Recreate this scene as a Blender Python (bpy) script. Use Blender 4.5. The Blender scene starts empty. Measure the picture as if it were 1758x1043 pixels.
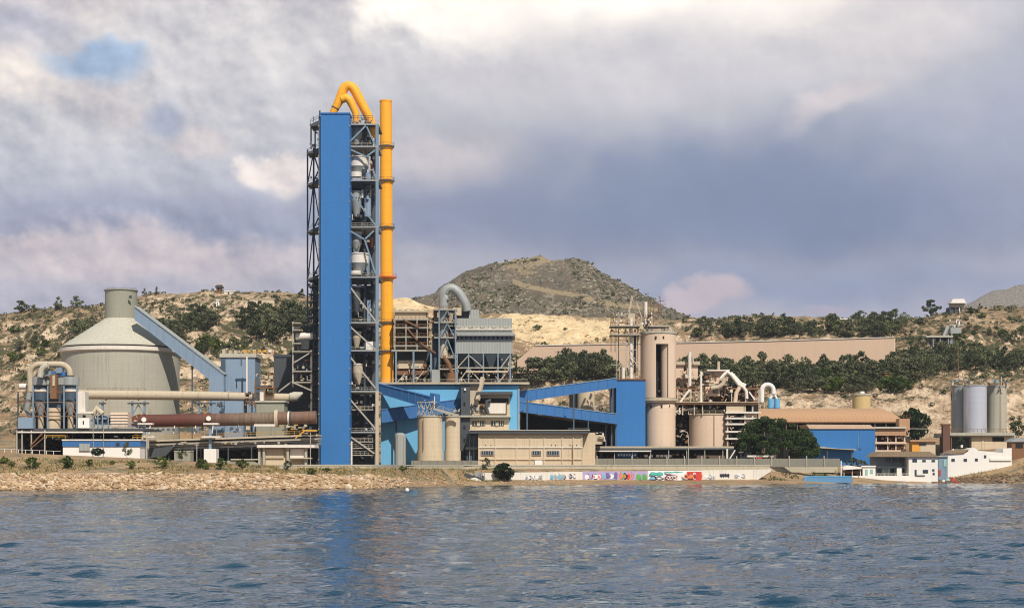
import bpy, math, random
import numpy as np
from mathutils import Vector, Matrix
R = math.radians
SC = bpy.context.scene
COL = SC.collection
# ---------------------------------------------------------------- camera, sky, sun
F, CX, HY, H = 2880.0, 879.0, 800.0, 6.0       # focal length in photo pixels, principal column, horizon row, eye height
cam_d = bpy.data.cameras.new('camera'); cam = bpy.data.objects.new('camera', cam_d); COL.objects.link(cam)
cam.location = (0, 0, H); cam.rotation_euler = (R(90), 0, 0)
cam_d.sensor_width = 36; cam_d.lens = 36 * F / 1758; cam_d.shift_y = (HY - 521.5) / 1758
cam_d.clip_start = .5; cam_d.clip_end = 30000
SC.camera = cam
SUN_AZ, SUN_EL = 22.8, 47.0; HAZE = .00006
s = Vector((math.sin(R(SUN_AZ)) * math.cos(R(SUN_EL)), -math.cos(R(SUN_AZ)) * math.cos(R(SUN_EL)), math.sin(R(SUN_EL))))
sd = bpy.data.lights.new('sun', 'SUN'); sun = bpy.data.objects.new('sun', sd); COL.objects.link(sun)
sd.energy = 4.8; sd.angle = R(.6); sd.color = (1, .94, .84)
sun.location = s * 300; sun.rotation_euler = (-s).to_track_quat('-Z', 'Y').to_euler()
SC.view_settings.view_transform = 'Standard'; SC.view_settings.look = 'None'
SC.view_settings.exposure = 0; SC.view_settings.gamma = 1
SC.render.engine = 'CYCLES'
cy = SC.cycles
cy.max_bounces = 5; cy.diffuse_bounces = 2; cy.glossy_bounces = 3; cy.transmission_bounces = 3; cy.volume_bounces = 0
cy.transparent_max_bounces = 4; cy.caustics_reflective = False; cy.caustics_refractive = False
cy.use_denoising = True; cy.filter_width = 1.05; cy.sample_clamp_indirect = 4

def lin(c):
    f = lambda v: v / 12.92 if v <= .04045 else ((v + .055) / 1.055) ** 2.4
    return tuple(f(v / 255) for v in c)

class E:                                        # a node socket with arithmetic
    nt = None
    def __init__(s, k): s.k = k
    @staticmethod
    def m(op, *a, clamp=False):
        n = E.nt.nodes.new('ShaderNodeMath'); n.operation = op; n.use_clamp = clamp
        for i, v in enumerate(a):
            if isinstance(v, E): E.nt.links.new(v.k, n.inputs[i])
            else: n.inputs[i].default_value = v
        return E(n.outputs[0])
    def __add__(s, o): return E.m('ADD', s, o)
    __radd__ = __add__
    def __sub__(s, o): return E.m('SUBTRACT', s, o)
    def __rsub__(s, o): return E.m('SUBTRACT', o, s)
    def __mul__(s, o): return E.m('MULTIPLY', s, o)
    __rmul__ = __mul__
    def __truediv__(s, o): return E.m('DIVIDE', s, o)
    def clamp(s): return E.m('ADD', s, 0.0, clamp=True)
def xyz(vec):
    n = E.nt.nodes.new('ShaderNodeSeparateXYZ'); E.nt.links.new(vec, n.inputs[0]); return [E(o) for o in n.outputs]
def comb(*a):
    n = E.nt.nodes.new('ShaderNodeCombineXYZ')
    for i, v in enumerate(a):
        if isinstance(v, E): E.nt.links.new(v.k, n.inputs[i])
        else: n.inputs[i].default_value = v
    return E(n.outputs[0])
def noise(vec, scale, detail=4, rough=.55, dist=0.0):
    n = E.nt.nodes.new('ShaderNodeTexNoise'); n.inputs['Scale'].default_value = scale; n.inputs['Detail'].default_value = detail
    n.inputs['Roughness'].default_value = rough; n.inputs['Distortion'].default_value = dist
    if vec is not None: E.nt.links.new(vec.k, n.inputs['Vector'])
    return E(n.outputs[0])
def mix(f, a, b, mode='MIX'):
    n = E.nt.nodes.new('ShaderNodeMix'); n.data_type = 'RGBA'; n.blend_type = mode; n.clamp_factor = True
    for i, v in ((0, f), (6, a), (7, b)):
        if isinstance(v, E): E.nt.links.new(v.k, n.inputs[i])
        elif i == 0: n.inputs[0].default_value = v
        else: n.inputs[i].default_value = (*v, 1)
    return E(n.outputs[2])
def smooth(x, a, b):
    n = E.nt.nodes.new('ShaderNodeMapRange'); n.interpolation_type = 'SMOOTHSTEP'; n.clamp = True
    E.nt.links.new(x.k, n.inputs[0]); n.inputs[1].default_value = a; n.inputs[2].default_value = b
    return E(n.outputs[0])

world = bpy.data.worlds.new('World'); SC.world = world; world.use_nodes = True
E.nt = world.node_tree; E.nt.nodes.clear()
tc = E.nt.nodes.new('ShaderNodeTexCoord')
dx, dy, dz = xyz(tc.outputs['Generated'])
az = E.m('ARCTAN2', dx, dy); el = E.m('ARCSINE', dz)
U0 = az * 28.8 + 8.79; V0 = 8.0 - el * 28.8     # sky position in hundreds of photo pixels: azimuth and height above the horizon
vec = comb(U0, V0 * 1.25, 0.0)
w1 = noise(vec, .55, 3, .5) - .5; w2 = noise(comb(U0 + 31, V0 * 1.25, 4.0), .55, 3, .5) - .5
f1 = noise(comb(U0 * .8 + V0 * .66, V0 * .9 - U0 * .55, 7.0), 1.05, 8, .5) - .5       # billow detail
f2 = noise(comb(U0 + 3, V0 * 1.4, 2.0), .45, 7, .55) - .5
f3 = noise(comb(U0 * .7 + V0 * .8, V0 * 1.0 - U0 * .7, 12.0), 2.6, 7, .55) - .5
U = U0 + w1 * .9 + f1 * .5 + f3 * .12; V = V0 + w2 * .8 + f1 * .6 + f3 * .12
ramp = E.nt.nodes.new('ShaderNodeValToRGB'); ramp.color_ramp.interpolation = 'EASE'
stops = [(-6, (150, 178, 200)), (-2, (196, 200, 206)), (0, (212, 207, 210)), (1.2, (211, 208, 212)), (2.3, (207, 206, 211)), (3.2, (192, 193, 205)), (3.9, (162, 166, 188)), (4.6, (190, 185, 195)), (5.2, (176, 174, 190)), (8, (165, 165, 180))]
cr = ramp.color_ramp
while len(cr.elements) > 1: cr.elements.remove(cr.elements[0])
for i, (v, c) in enumerate(stops):
    e = cr.elements[0] if i == 0 else cr.elements.new((v + 6) / 14)
    e.position = (v + 6) / 14; e.color = (*lin(c), 1)
fac = (V + 6.0) / 14.0; E.nt.links.new(fac.k, ramp.inputs[0])
c = E(ramp.outputs[0])
def blob(c, u, v, ru, rv, colr, soft=.6, amt=1.0, detail=.8, tilt=0.0, gain=1.0):
    du = (U - u) / ru; dv = (V - v + (U - u) * tilt) / rv
    r = E.m('SQRT', du * du + dv * dv)
    m = smooth(1.0 - r + f1 * (detail * 1.7) + f3 * (detail * .55), -soft, soft) * amt
    return mix(m, c, tuple(q * gain for q in lin(colr)))
# the dark bank over the right half, its paler underside, then bright tops and gaps
c = blob(c, 12.6, 3.3, 5.6, 1.25, (121, 135, 167), .9, .95, .4)
c = blob(c, 14.0, 3.9, 4.6, .72, (108, 124, 160), .9, .9, .35)
c = blob(c, 17.3, 2.2, 1.6, 1.9, (158, 165, 190), .9, .7, .3)
c = blob(c, 7.4, 3.7, 1.3, .45, (128, 138, 170), .8, .8, .3)
c = blob(c, 14.0, 5.0, 4.2, .32, (132, 147, 180), .8, .8, .3)
c = blob(c, 3.4, 3.85, 2.4, .3, (146, 153, 180), .8, .7, .4)
c = blob(c, 10.2, -.25, 3.9, 1.15, (255, 247, 235), .5, 1.0, .8, -.02, 1.3)
c = blob(c, 8.2, .1, 1.2, .6, (250, 242, 232), .6, .9, .9, 0, 1.2)
c = blob(c, 13.7, -.1, 1.3, .85, (250, 241, 232), .5, .85, .9, -.1, 1.2)
c = blob(c, 11.3, 1.3, 2.8, .75, (214, 210, 216), .9, .85, .7)
c = blob(c, 15.2, .8, 1.5, .6, (222, 216, 218), .7, .85, .8)
c = blob(c, 14.3, 1.95, .75, .24, (214, 205, 208), .7, .85, .6, .5)
c = blob(c, 7.6, 2.7, 1.2, .45, (206, 198, 202), .7, .85, .6)
c = blob(c, 4.85, 3.0, .62, .38, (240, 228, 224), .3, .95, .6)
c = blob(c, 3.4, 2.6, .65, .28, (216, 206, 207), .4, .8, .9)
c = blob(c, 1.6, 1.9, 1.3, .38, (216, 208, 208), .5, .8, .9, -.3)
c = blob(c, .35, 1.45, .9, .5, (240, 230, 224), .35, .9, .8, -.2)
c = blob(c, 1.75, 1.33, .72, .29, (156, 182, 214), .4, .95, 1.1)
c = blob(c, 1.7, .02, .38, .16, (160, 187, 217), .3, .8, .5)
c = blob(c, 1.5, .5, .9, .35, (222, 213, 212), .5, .7, .9)
c = blob(c, .2, .9, 1.1, .35, (184, 184, 202), .6, .8, .6)
c = blob(c, 2.9, 2.3, .4, .3, (168, 179, 205), .5, .7, .6)
c = blob(c, 2.3, 4.45, 2.6, .42, (208, 194, 198), .5, .85, .9)
c = blob(c, .3, 4.2, .7, .2, (212, 197, 198), .4, .7, .9)
c = blob(c, 11.9, 5.15, .8, .27, (196, 182, 192), .3, .95, .5)
c = blob(c, 14.1, 5.3, .36, .13, (176, 166, 184), .4, .8, .6)
left = smooth(U0, 9.0, 3.0) * .5 + .5
U9 = U0 + .1; V9 = V0 - .12; f1b = noise(comb(U9 * .8 + V9 * .66, V9 * .9 - U9 * .55, 7.0), 1.05, 8, .5) - .5; U8 = U0 + .05; V8 = V0 - .06; f3b = noise(comb(U8 * .7 + V8 * .8, V8 * 1.0 - U8 * .7, 12.0), 2.6, 7, .55) - .5
left = smooth(U0, 9.5, 4.0) * .75 + .25
lit = (f1 - f1b) * 1.5 + (f3 - f3b) * .3
shade = lit * left * .9 + f1 * left * .75 + f2 * .45 + f3 * left * .12 + .06
c = mix(1.0, c, comb(1.0 + shade, 1.0 + shade * .93, 1.0 + shade * .72), 'MULTIPLY')
sky = E.nt.nodes.new('ShaderNodeTexSky'); sky.sky_type = 'NISHITA'; sky.sun_disc = False
sky.sun_elevation = R(SUN_EL); sky.sun_rotation = R(180 - SUN_AZ); sky.air_density = 1; sky.dust_density = 1.5
cover = smooth(f2 + f1 * .3, -.34, -.2)          # a little clear sky between the clouds overhead
over = smooth(V0, -3.0, -1.0)
cm = E.m('MAXIMUM', cover, over)
amb = smooth(V0, -14.0, 0.0) * .5 + .5
scaled = mix(1.0, c, comb(amb * 10.0, amb * 10.0, amb * 10.0), 'MULTIPLY')
for l in list(scaled.k.node.inputs): pass
out = mix(cm, E(sky.outputs[0]), scaled)
bg = E.nt.nodes.new('ShaderNodeBackground'); bg.inputs[1].default_value = .1
E.nt.links.new(out.k, bg.inputs[0])
wo = E.nt.nodes.new('ShaderNodeOutputWorld'); E.nt.links.new(bg.outputs[0], wo.inputs[0])

# ---------------------------------------------------------------- helpers
OFF = [0.0]                                       # metres added to a section's depth
def P(px, py, Y): Y = Y + OFF[0]; return Vector(((px - CX) * Y / F, Y, H + (HY - py) * Y / F))
def KF(Y): return (Y + OFF[0]) / F
class MB:
    def __init__(s): s.v = []; s.f = []; s.sm = []; s.mi = []
    def add(s, vs, fs, smooth=False, mi=0):
        o = len(s.v); s.v += [tuple(v) for v in vs]
        for f in fs: s.f.append(tuple(i + o for i in f)); s.sm.append(smooth); s.mi.append(mi)
        return s
    def box(s, a, b, mi=0):
        x0, y0, z0 = a; x1, y1, z1 = b
        return s.add([(x0, y0, z0), (x1, y0, z0), (x1, y1, z0), (x0, y1, z0), (x0, y0, z1), (x1, y0, z1), (x1, y1, z1), (x0, y1, z1)],
              [(0, 3, 2, 1), (4, 5, 6, 7), (0, 1, 5, 4), (1, 2, 6, 5), (2, 3, 7, 6), (3, 0, 4, 7)], False, mi)
    def bx(s, x0, x1, y0, y1, Y, D, mi=0):      # front face at depth Y covers those photo rows and columns
        a = P(x0, y1, Y); b = P(x1, y0, Y); return s.box((a.x, a.y, a.z), (b.x, a.y + D, b.z), mi)
    def prism(s, pts, Y, D, mi=0):              # outline (px,py) at depth Y, real thickness D
        n = len(pts); q = [P(x, y, Y) for x, y in pts]
        return s.add(q + [p + Vector((0, D, 0)) for p in q], [tuple(range(n)), tuple(range(2 * n - 1, n - 1, -1))] + [(i, i + n, (i + 1) % n + n, (i + 1) % n) for i in range(n)], False, mi)
    def beam(s, p, q, w, h=None, mi=0):
        p, q = Vector(p), Vector(q); h = h or w; d = (q - p)
        if d.length < 1e-6: return s
        d.normalize(); up = Vector((0, 0, 1)) if abs(d.z) < .9 else Vector((0, 1, 0))
        a = d.cross(up).normalized() * w / 2; b = a.cross(d).normalized() * h / 2
        vs = [o + i * a + j * b for o in (p, q) for i, j in ((-1, -1), (1, -1), (1, 1), (-1, 1))]
        return s.add(vs, [(0, 1, 2, 3), (7, 6, 5, 4), (0, 4, 5, 1), (1, 5, 6, 2), (2, 6, 7, 3), (3, 7, 4, 0)], False, mi)
    def tube(s, pts, r, n=12, cap=True, mi=0):
        pts = [Vector(p) for p in pts]; rs = r if isinstance(r, (list, tuple)) else [r] * len(pts); rings = []
        ref = None
        for i, p in enumerate(pts):
            d = (pts[min(i + 1, len(pts) - 1)] - pts[max(i - 1, 0)]).normalized()
            if ref is None: ref = Vector((0, 1, 0)) if abs(d.y) < .8 else Vector((0, 0, 1))
            a = d.cross(ref).normalized(); b = a.cross(d).normalized(); ref = b
            rings.append([p + (math.cos(t) * a + math.sin(t) * b) * rs[i] for t in [2 * math.pi * k / n for k in range(n)]])
        s.add([v for g in rings for v in g], [(i * n + k, i * n + (k + 1) % n, (i + 1) * n + (k + 1) % n, (i + 1) * n + k) for i in range(len(pts) - 1) for k in range(n)], True, mi)
        if cap:
            s.add(rings[0], [tuple(range(n - 1, -1, -1))], False, mi); s.add(rings[-1], [tuple(range(n))], False, mi)
        return s
    def lathe(s, c, prof, n=32, mi=0, a0=0, a1=2 * math.pi, sharp=True):   # prof: (r,z) list, c: base centre
        full = abs(a1 - a0 - 2 * math.pi) < 1e-6; m = n if full else n + 1
        ang = [a0 + (a1 - a0) * k / n for k in range(m)]
        for (r0, z0), (r1, z1) in zip(prof, prof[1:]):
            vs = [(c[0] + r0 * math.cos(t), c[1] + r0 * math.sin(t), z0) for t in ang] + [(c[0] + r1 * math.cos(t), c[1] + r1 * math.sin(t), z1) for t in ang]
            s.add(vs, [(k, (k + 1) % m, (k + 1) % m + m, k + m) for k in range(n)], True, mi)
        for (r, z), flip in ((prof[0], True), (prof[-1], False)):
            if r > .01 and full:
                vs = [(c[0] + r * math.cos(t), c[1] + r * math.sin(t), z) for t in ang]
                s.add(vs, [tuple(range(m - 1, -1, -1)) if flip else tuple(range(m))], False, mi)
        return s
    def cy(s, cx, y0, y1, r, Y, r2=None, n=28, mi=0):   # upright cylinder or cone: rows y0 (top) to y1, radius r px at bottom, r2 at top
        k = KF(Y); c = P(cx, y1, Y); t = P(cx, y0, Y); r2 = r if r2 is None else r2
        return s.lathe(c, [(r * k, c.z), (r2 * k, t.z)], n, mi)
    def build(s, name, mat, parent=None):
        off = Vector(parent['_at']) if parent is not None and '_at' in parent else Vector((0, 0, 0))
        me = bpy.data.meshes.new(name)
        me.from_pydata([tuple(Vector(v) - off) for v in s.v], [], s.f)
        for m in (mat if isinstance(mat, (list, tuple)) else [mat]): me.materials.append(m)
        me.polygons.foreach_set('use_smooth', s.sm); me.polygons.foreach_set('material_index', s.mi)
        o = bpy.data.objects.new(name, me); COL.objects.link(o)
        if parent is not None:
            o.parent = parent; o['_at'] = tuple(off)
        return o
def tag(o, label=None, cat=None, group=None, kind=None):
    if label: o['label'] = label
    if cat: o['category'] = cat
    if group: o['group'] = group
    if kind: o['kind'] = kind
    return o
def thing(name, label, cat, at, group=None):     # at = (px, py, Y) of its base
    o = bpy.data.objects.new(name, None); COL.objects.link(o); p = P(*at); o.location = p; o['_at'] = tuple(p); o.empty_display_size = 1
    return tag(o, label, cat, group)
def Bx(t, name, mat, x0, x1, y0, y1, Y, D): return MB().bx(x0, x1, y0, y1, Y, D).build(name, mat, t)
def Cy(t, name, mat, cx, y0, y1, r, Y, r2=None, n=28): return MB().cy(cx, y0, y1, r, Y, r2, n).build(name, mat, t)
def Rb(t, name, mat, a, b, w=1.6): return MB().beam(P(*a), P(*b), w * KF(a[2])).build(name, mat, t)
def Tb(t, name, mat, pts, r, n=12):
    k = KF(pts[0][2]); r = [q * k for q in r] if isinstance(r, (list, tuple)) else r * k
    return MB().tube([P(*p) for p in pts], r, n).build(name, mat, t)
def Pr(t, name, mat, pts, Y, D): return MB().prism(pts, Y, D).build(name, mat, t)
def arc(cx, cy, r, a0, a1, Y, n=8, ry=None):
    return [(cx + r * math.cos(R(a0 + (a1 - a0) * i / n)), cy - (ry or r) * math.sin(R(a0 + (a1 - a0) * i / n)), Y) for i in range(n + 1)]
def rail(t, mat, a, b, h=1.1, step=2.0, w=.07, name='railing', rails=2):
    p, q = P(*a), P(*b); m = MB(); n = max(1, int((q - p).length / step)); up = Vector((0, 0, h))
    for i in range(n + 1): c_ = p.lerp(q, i / n); m.beam(c_, c_ + up, w)
    for k in range(rails): u = up * (1 - .45 * k); m.beam(p + u, q + u, w)
    return m.build(name, mat, t)
def inclined(t, name, mat, a, b, h, D):          # box gallery between (px,py,Y) ends; a,b = top front edge, h = height in px at each end, D depth
    (x0, y0, Y0), (x1, y1, Y1) = a, b; h0, h1 = h
    q = [P(x0, y0 + h0, Y0), P(x1, y1 + h1, Y1), P(x1, y1, Y1), P(x0, y0, Y0)]
    ax = q[1] - q[0]; d = Vector((q[1].x - q[0].x, q[1].y - q[0].y, 0)).normalized(); nrm = Vector((-d.y, d.x, 0)) * D
    if nrm.y < 0: nrm = -nrm
    m = MB(); m.add(q + [p + nrm for p in q], [(0, 1, 2, 3), (7, 6, 5, 4), (0, 4, 5, 1), (1, 5, 6, 2), (2, 6, 7, 3), (3, 7, 4, 0)])
    if name == 'gallery_body':                   # raised cover strips over the sheet joints
        nb = max(2, int(ax.length / 3.2)); out_ = -nrm.normalized() * .07
        for i in range(1, nb): f_ = i / nb; m.beam(q[0].lerp(q[1], f_) + out_, q[3].lerp(q[2], f_) + out_, .16)
        m.beam(q[0] + out_, q[1] + out_, .22); m.beam(q[3] + out_, q[2] + out_, .22)
    return m.build(name, mat, t)
# numpy value noise
_rng = np.random.RandomState(7); _perm = _rng.permutation(4096); _val = _rng.rand(4096)
def vn(x, y, seed=0):
    xi = np.floor(x).astype(int); yi = np.floor(y).astype(int); fx = x - xi; fy = y - yi
    fx = fx * fx * (3 - 2 * fx); fy = fy * fy * (3 - 2 * fy)
    h = lambda a, b: _val[_perm[(a + _perm[(b + seed * 131) & 4095]) & 4095]]
    return (h(xi, yi) * (1 - fx) + h(xi + 1, yi) * fx) * (1 - fy) + (h(xi, yi + 1) * (1 - fx) + h(xi + 1, yi + 1) * fx) * fy
def fbm(x, y, seed=0, o=5, g=.5):
    a, t, r = 1.0, 0.0, 0
    for i in range(o): r = r + a * vn(x * 2 ** i + 17.3 * i, y * 2 ** i + 5.7 * i, seed + i); t += a; a *= g
    return r / t - .5
def grid_mesh(name, X, Yy, Z, mat, smooth_=True, attrs=None):
    r, c_ = X.shape; me = bpy.data.meshes.new(name)
    co = np.stack([X, Yy, Z], -1).reshape(-1, 3).astype(np.float32)
    i = np.arange(r * c_).reshape(r, c_); f = np.stack([i[:-1, :-1], i[:-1, 1:], i[1:, 1:], i[1:, :-1]], -1).reshape(-1, 4)
    me.vertices.add(len(co)); me.vertices.foreach_set('co', co.ravel())
    me.loops.add(f.size); me.loops.foreach_set('vertex_index', f.ravel().astype(np.int32))
    me.polygons.add(len(f)); me.polygons.foreach_set('loop_start', (np.arange(len(f)) * 4).astype(np.int32)); me.polygons.foreach_set('loop_total', np.full(len(f), 4, np.int32))
    me.update(calc_edges=True); me.polygons.foreach_set('use_smooth', np.full(len(f), smooth_, bool))
    for k, a in (attrs or {}).items():
        t = me.attributes.new(k, 'FLOAT', 'POINT'); t.data.foreach_set('value', a.ravel().astype(np.float32))
    me.materials.append(mat); me.validate()
    o = bpy.data.objects.new(name, me); COL.objects.link(o); return o

# ---------------------------------------------------------------- materials
def newmat(name):
    m = bpy.data.materials.new(name); m.use_nodes = True; E.nt = m.node_tree
    b = E.nt.nodes['Principled BSDF']; return m, b
def setc(b, key, v):
    if isinstance(v, E): E.nt.links.new(v.k, b.inputs[key])
    elif isinstance(v, tuple): b.inputs[key].default_value = (*v, 1)
    else: b.inputs[key].default_value = v
def bump(b, h, strength=.5, dist=.1):
    n = E.nt.nodes.new('ShaderNodeBump'); n.inputs['Strength'].default_value = strength; n.inputs['Distance'].default_value = dist
    E.nt.links.new(h.k, n.inputs['Height']); E.nt.links.new(n.outputs[0], b.inputs['Normal'])
def coords():
    n = E.nt.nodes.new('ShaderNodeTexCoord'); return E(n.outputs['Object'])
def pm(name, col, rough=.8, var=.25, scale=.35, streak=.3, metal=0.0, bmp=.0, rib=None, grid=None, dirt=(70, 62, 50), dirtamt=.35, spec=.3):
    """painted or bare surface: patchy tone, rain streaks, dirt, optional ribs (period m, depth) or formwork grid (w, h, amount)"""
    m, b = newmat(name); o = coords(); x, y, z = xyz(o.k)
    n1 = noise(o, scale, 5, .6); n2 = noise(comb(x * 1.4, y * 1.4, z * .09), 1.0, 4, .6); n3 = noise(o, scale * 9, 3, .6)
    c_ = lin(col); d_ = lin(dirt)
    v = 1.0 + (n1 - .5) * var * 2 + (n3 - .5) * var * .8
    c1 = mix(1.0, c_, comb(v, v, v), 'MULTIPLY')
    c1 = mix(smooth(n2 + (n1 - .5) * .5, .48, .8) * streak, c1, d_)
    c1 = mix(smooth(n1 * .6 + n3 * .4, .55, .75) * dirtamt, c1, d_)
    if grid:
        gx = E.m('FRACT', (x + y) / grid[0]); gz = E.m('FRACT', z / grid[1])
        line = E.m('MAXIMUM', smooth(E.m('ABSOLUTE', gx - .5), .5 - .12 / grid[0], .5), smooth(E.m('ABSOLUTE', gz - .5), .5 - .12 / grid[1], .5))
        c1 = mix(line * grid[2], c1, d_)
    h = n3
    if rib:
        rr = E.m('FRACT', (x + y * .7) / rib[0]); rh = smooth(E.m('ABSOLUTE', rr - .5), .1, .4); h = rh
        c1 = mix(rh * rib[1], c1, d_)
    setc(b, 'Base Color', c1); setc(b, 'Roughness', rough); setc(b, 'Metallic', metal); setc(b, 'Specular IOR Level', spec)
    if bmp or rib: bump(b, h, bmp or .4, .12)
    return m
M = {}
M['blue'] = pm('blue_cladding', (52, 114, 176), .55, .07, .06, .22, grid=(3.0, 6.0, .35), dirt=(66, 92, 124), dirtamt=.14, bmp=.1)
M['blue_conv'] = pm('blue_gallery_sheet', (56, 110, 168), .55, .10, .15, .3, rib=(1.1, .14), dirt=(70, 84, 104), dirtamt=.25, bmp=.15)
M['sky_blue'] = pm('light_blue_cladding', (108, 174, 214), .6, .05, .1, .12, rib=(1.2, .05), dirt=(80, 130, 165), dirtamt=.1, bmp=.1)
M['pale_blue'] = pm('faded_blue_sheet', (134, 152, 172), .6, .1, .2, .25, rib=(1.0, .08), dirt=(96, 104, 112), dirtamt=.2, bmp=.1)
M['orange'] = pm('orange_yellow_paint', (250, 172, 44), .5, .07, .15, .4, grid=(400, 3.2, .3), dirt=(196, 112, 36), dirtamt=.2)
M['orange_red'] = pm('orange_red_paint', (205, 92, 40), .6, .15, .3, .3, dirt=(110, 55, 30))
M['concrete'] = pm('weathered_concrete', (172, 167, 152), .9, .12, .12, .3, grid=(2.4, 2.4, .14), dirt=(104, 98, 84), dirtamt=.25, bmp=.15)
M['concrete_roof'] = pm('dusty_concrete_roof', (186, 180, 164), .9, .2, .12, .45, dirt=(120, 114, 98), dirtamt=.35, bmp=.15)
M['turret'] = pm('greenish_concrete', (152, 150, 134), .9, .1, .2, .3, dirt=(98, 98, 82), dirtamt=.2)
M['cream'] = pm('cream_concrete', (205, 186, 158), .88, .07, .15, .3, grid=(7.5, 1.6, .16), dirt=(136, 118, 92), dirtamt=.15, bmp=.1)
M['pink'] = pm('dusty_pink_concrete', (216, 190, 166), .88, .06, .12, .22, grid=(2.2, 2.2, .12), dirt=(160, 130, 104), dirtamt=.15, bmp=.1)
M['beige_metal'] = pm('dusty_beige_metal', (190, 174, 150), .75, .14, .4, .4, dirt=(120, 100, 78), dirtamt=.35)
M['grey_metal'] = pm('grey_galvanised_sheet', (158, 160, 158), .55, .12, .3, .35, metal=.15, dirt=(98, 92, 82), dirtamt=.25)
M['grey_rib'] = pm('grey_ribbed_sheet', (164, 166, 162), .6, .08, .2, .3, metal=.05, rib=(1.0, .18), dirt=(108, 104, 96), dirtamt=.2)
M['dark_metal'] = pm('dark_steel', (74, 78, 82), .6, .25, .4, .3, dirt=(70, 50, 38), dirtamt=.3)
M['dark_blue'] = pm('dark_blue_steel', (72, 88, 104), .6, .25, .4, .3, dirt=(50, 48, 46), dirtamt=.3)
M['steel_blue'] = pm('blue_grey_steel', (122, 142, 158), .55, .12, .5, .3, dirt=(90, 84, 78), dirtamt=.25)
M['steel_light'] = pm('dusty_light_steel', (172, 164, 150), .7, .2, .5, .4, dirt=(100, 82, 64), dirtamt=.35)
M['rust'] = pm('rusty_kiln_shell', (112, 62, 44), .8, .25, .2, .3, dirt=(74, 46, 36), dirtamt=.4)
M['rust_beam'] = pm('rusty_steel', (128, 92, 66), .85, .3, .4, .4, dirt=(82, 54, 38), dirtamt=.4)
M['white'] = pm('white_plaster', (232, 226, 218), .85, .03, .2, .12, dirt=(170, 160, 146), dirtamt=.1)
M['white_metal'] = pm('white_dusty_metal', (224, 214, 202), .6, .08, .4, .25, dirt=(150, 130, 108), dirtamt=.25)
M['black'] = pm('dark_interior', (36, 36, 38), .9, .3, .3, .2, dirt=(52, 44, 36))  # near-black, paints in the shade of openings, gaps and back walls
M['glass'] = pm('dusty_window_glass', (52, 62, 72), .25, .2, .5, .1, dirt=(80, 80, 76), dirtamt=.2, spec=.5)
M['roof_pink'] = pm('dusty_tan_roof_sheet', (200, 172, 148), .9, .06, .05, .15, rib=(6, .02), dirt=(170, 136, 112), dirtamt=.15)
M['roof_brown'] = pm('dusty_brown_vault_sheet', (178, 140, 108), .85, .1, .1, .2, rib=(1.6, .08), dirt=(128, 94, 70), dirtamt=.25)
M['tile'] = pm('old_roof_tiles', (150, 128, 104), .9, .2, .4, .2, rib=(.5, .2), dirt=(96, 80, 64), dirtamt=.4)
M['silver'] = pm('silver_silo_sheet', (206, 208, 216), .3, .05, .2, .15, metal=.45, grid=(60, 2.4, .12), dirt=(120, 116, 116), dirtamt=.12, spec=.5)
M['yellow'] = pm('yellow_safety_paint', (196, 152, 66), .7, .2, .5, .4, dirt=(110, 84, 50))
M['pool_blue'] = pm('blue_painted_wall', (98, 142, 180), .8, .08, .3, .25, dirt=(70, 100, 124))
M['green_paint'] = pm('pale_green_paint', (150, 186, 176), .8, .1, .3, .2, dirt=(100, 110, 100))
M['red'] = pm('red_canvas', (190, 50, 48), .8, .1, .5, .1)
M['wall_grey'] = pm('stained_grey_wall', (134, 130, 118), .92, .16, .2, .5, grid=(6, 20, .3), dirt=(92, 88, 76), dirtamt=.4, bmp=.2)
M['old_white'] = pm('stained_white_wall', (222, 214, 202), .9, .1, .4, .5, dirt=(150, 138, 118), dirtamt=.4)
M['quay'] = pm('quay_concrete', (182, 172, 150), .92, .16, .2, .5, grid=(6, 20, .3), dirt=(120, 110, 88), dirtamt=.4, bmp=.3)
def colmat(name, col, rough=.8): return pm(name, col, rough, .1, .5, .15, dirtamt=.1)
def foliage(name, c1, c2, c3=None):
    m, b = newmat(name); g = E.nt.nodes.new('ShaderNodeNewGeometry'); oi = E.nt.nodes.new('ShaderNodeObjectInfo')
    r = E(g.outputs['Random Per Island']); o = E(oi.outputs['Random']); n = noise(coords(), .35, 3)
    c_ = mix(r * .7 + (o - .5) * .75 + (n - .5) * .5, lin(c1), lin(c2))
    setc(b, 'Base Color', c_); setc(b, 'Roughness', .8); setc(b, 'Specular IOR Level', .15)
    tr = E.nt.nodes.new('ShaderNodeBsdfTranslucent'); E.nt.links.new(c_.k, tr.inputs[0])
    ms = E.nt.nodes.new('ShaderNodeMixShader'); ms.inputs[0].default_value = .18
    E.nt.links.new(b.outputs[0], ms.inputs[1]); E.nt.links.new(tr.outputs[0], ms.inputs[2])
    E.nt.links.new(ms.outputs[0], E.nt.nodes['Material Output'].inputs[0]); return m
M['leaf_dark'] = foliage('dark_pine_foliage', (58, 68, 46), (136, 140, 98))
M['leaf_olive'] = foliage('grey_olive_foliage', (74, 78, 56), (128, 126, 94))
M['leaf_green'] = foliage('green_shrub_foliage', (46, 66, 28), (112, 124, 56))
M['leaf_fig'] = foliage('deep_green_foliage', (30, 44, 24), (78, 98, 52))
M['leaf_dry'] = foliage('dry_grass_blades', (150, 132, 84), (198, 178, 124))
M['leaf_red'] = foliage('reddish_foliage', (70, 38, 34), (110, 66, 50))
M['bark'] = pm('grey_brown_bark', (92, 78, 62), .9, .3, 1.0, .3, bmp=.4)

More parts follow.
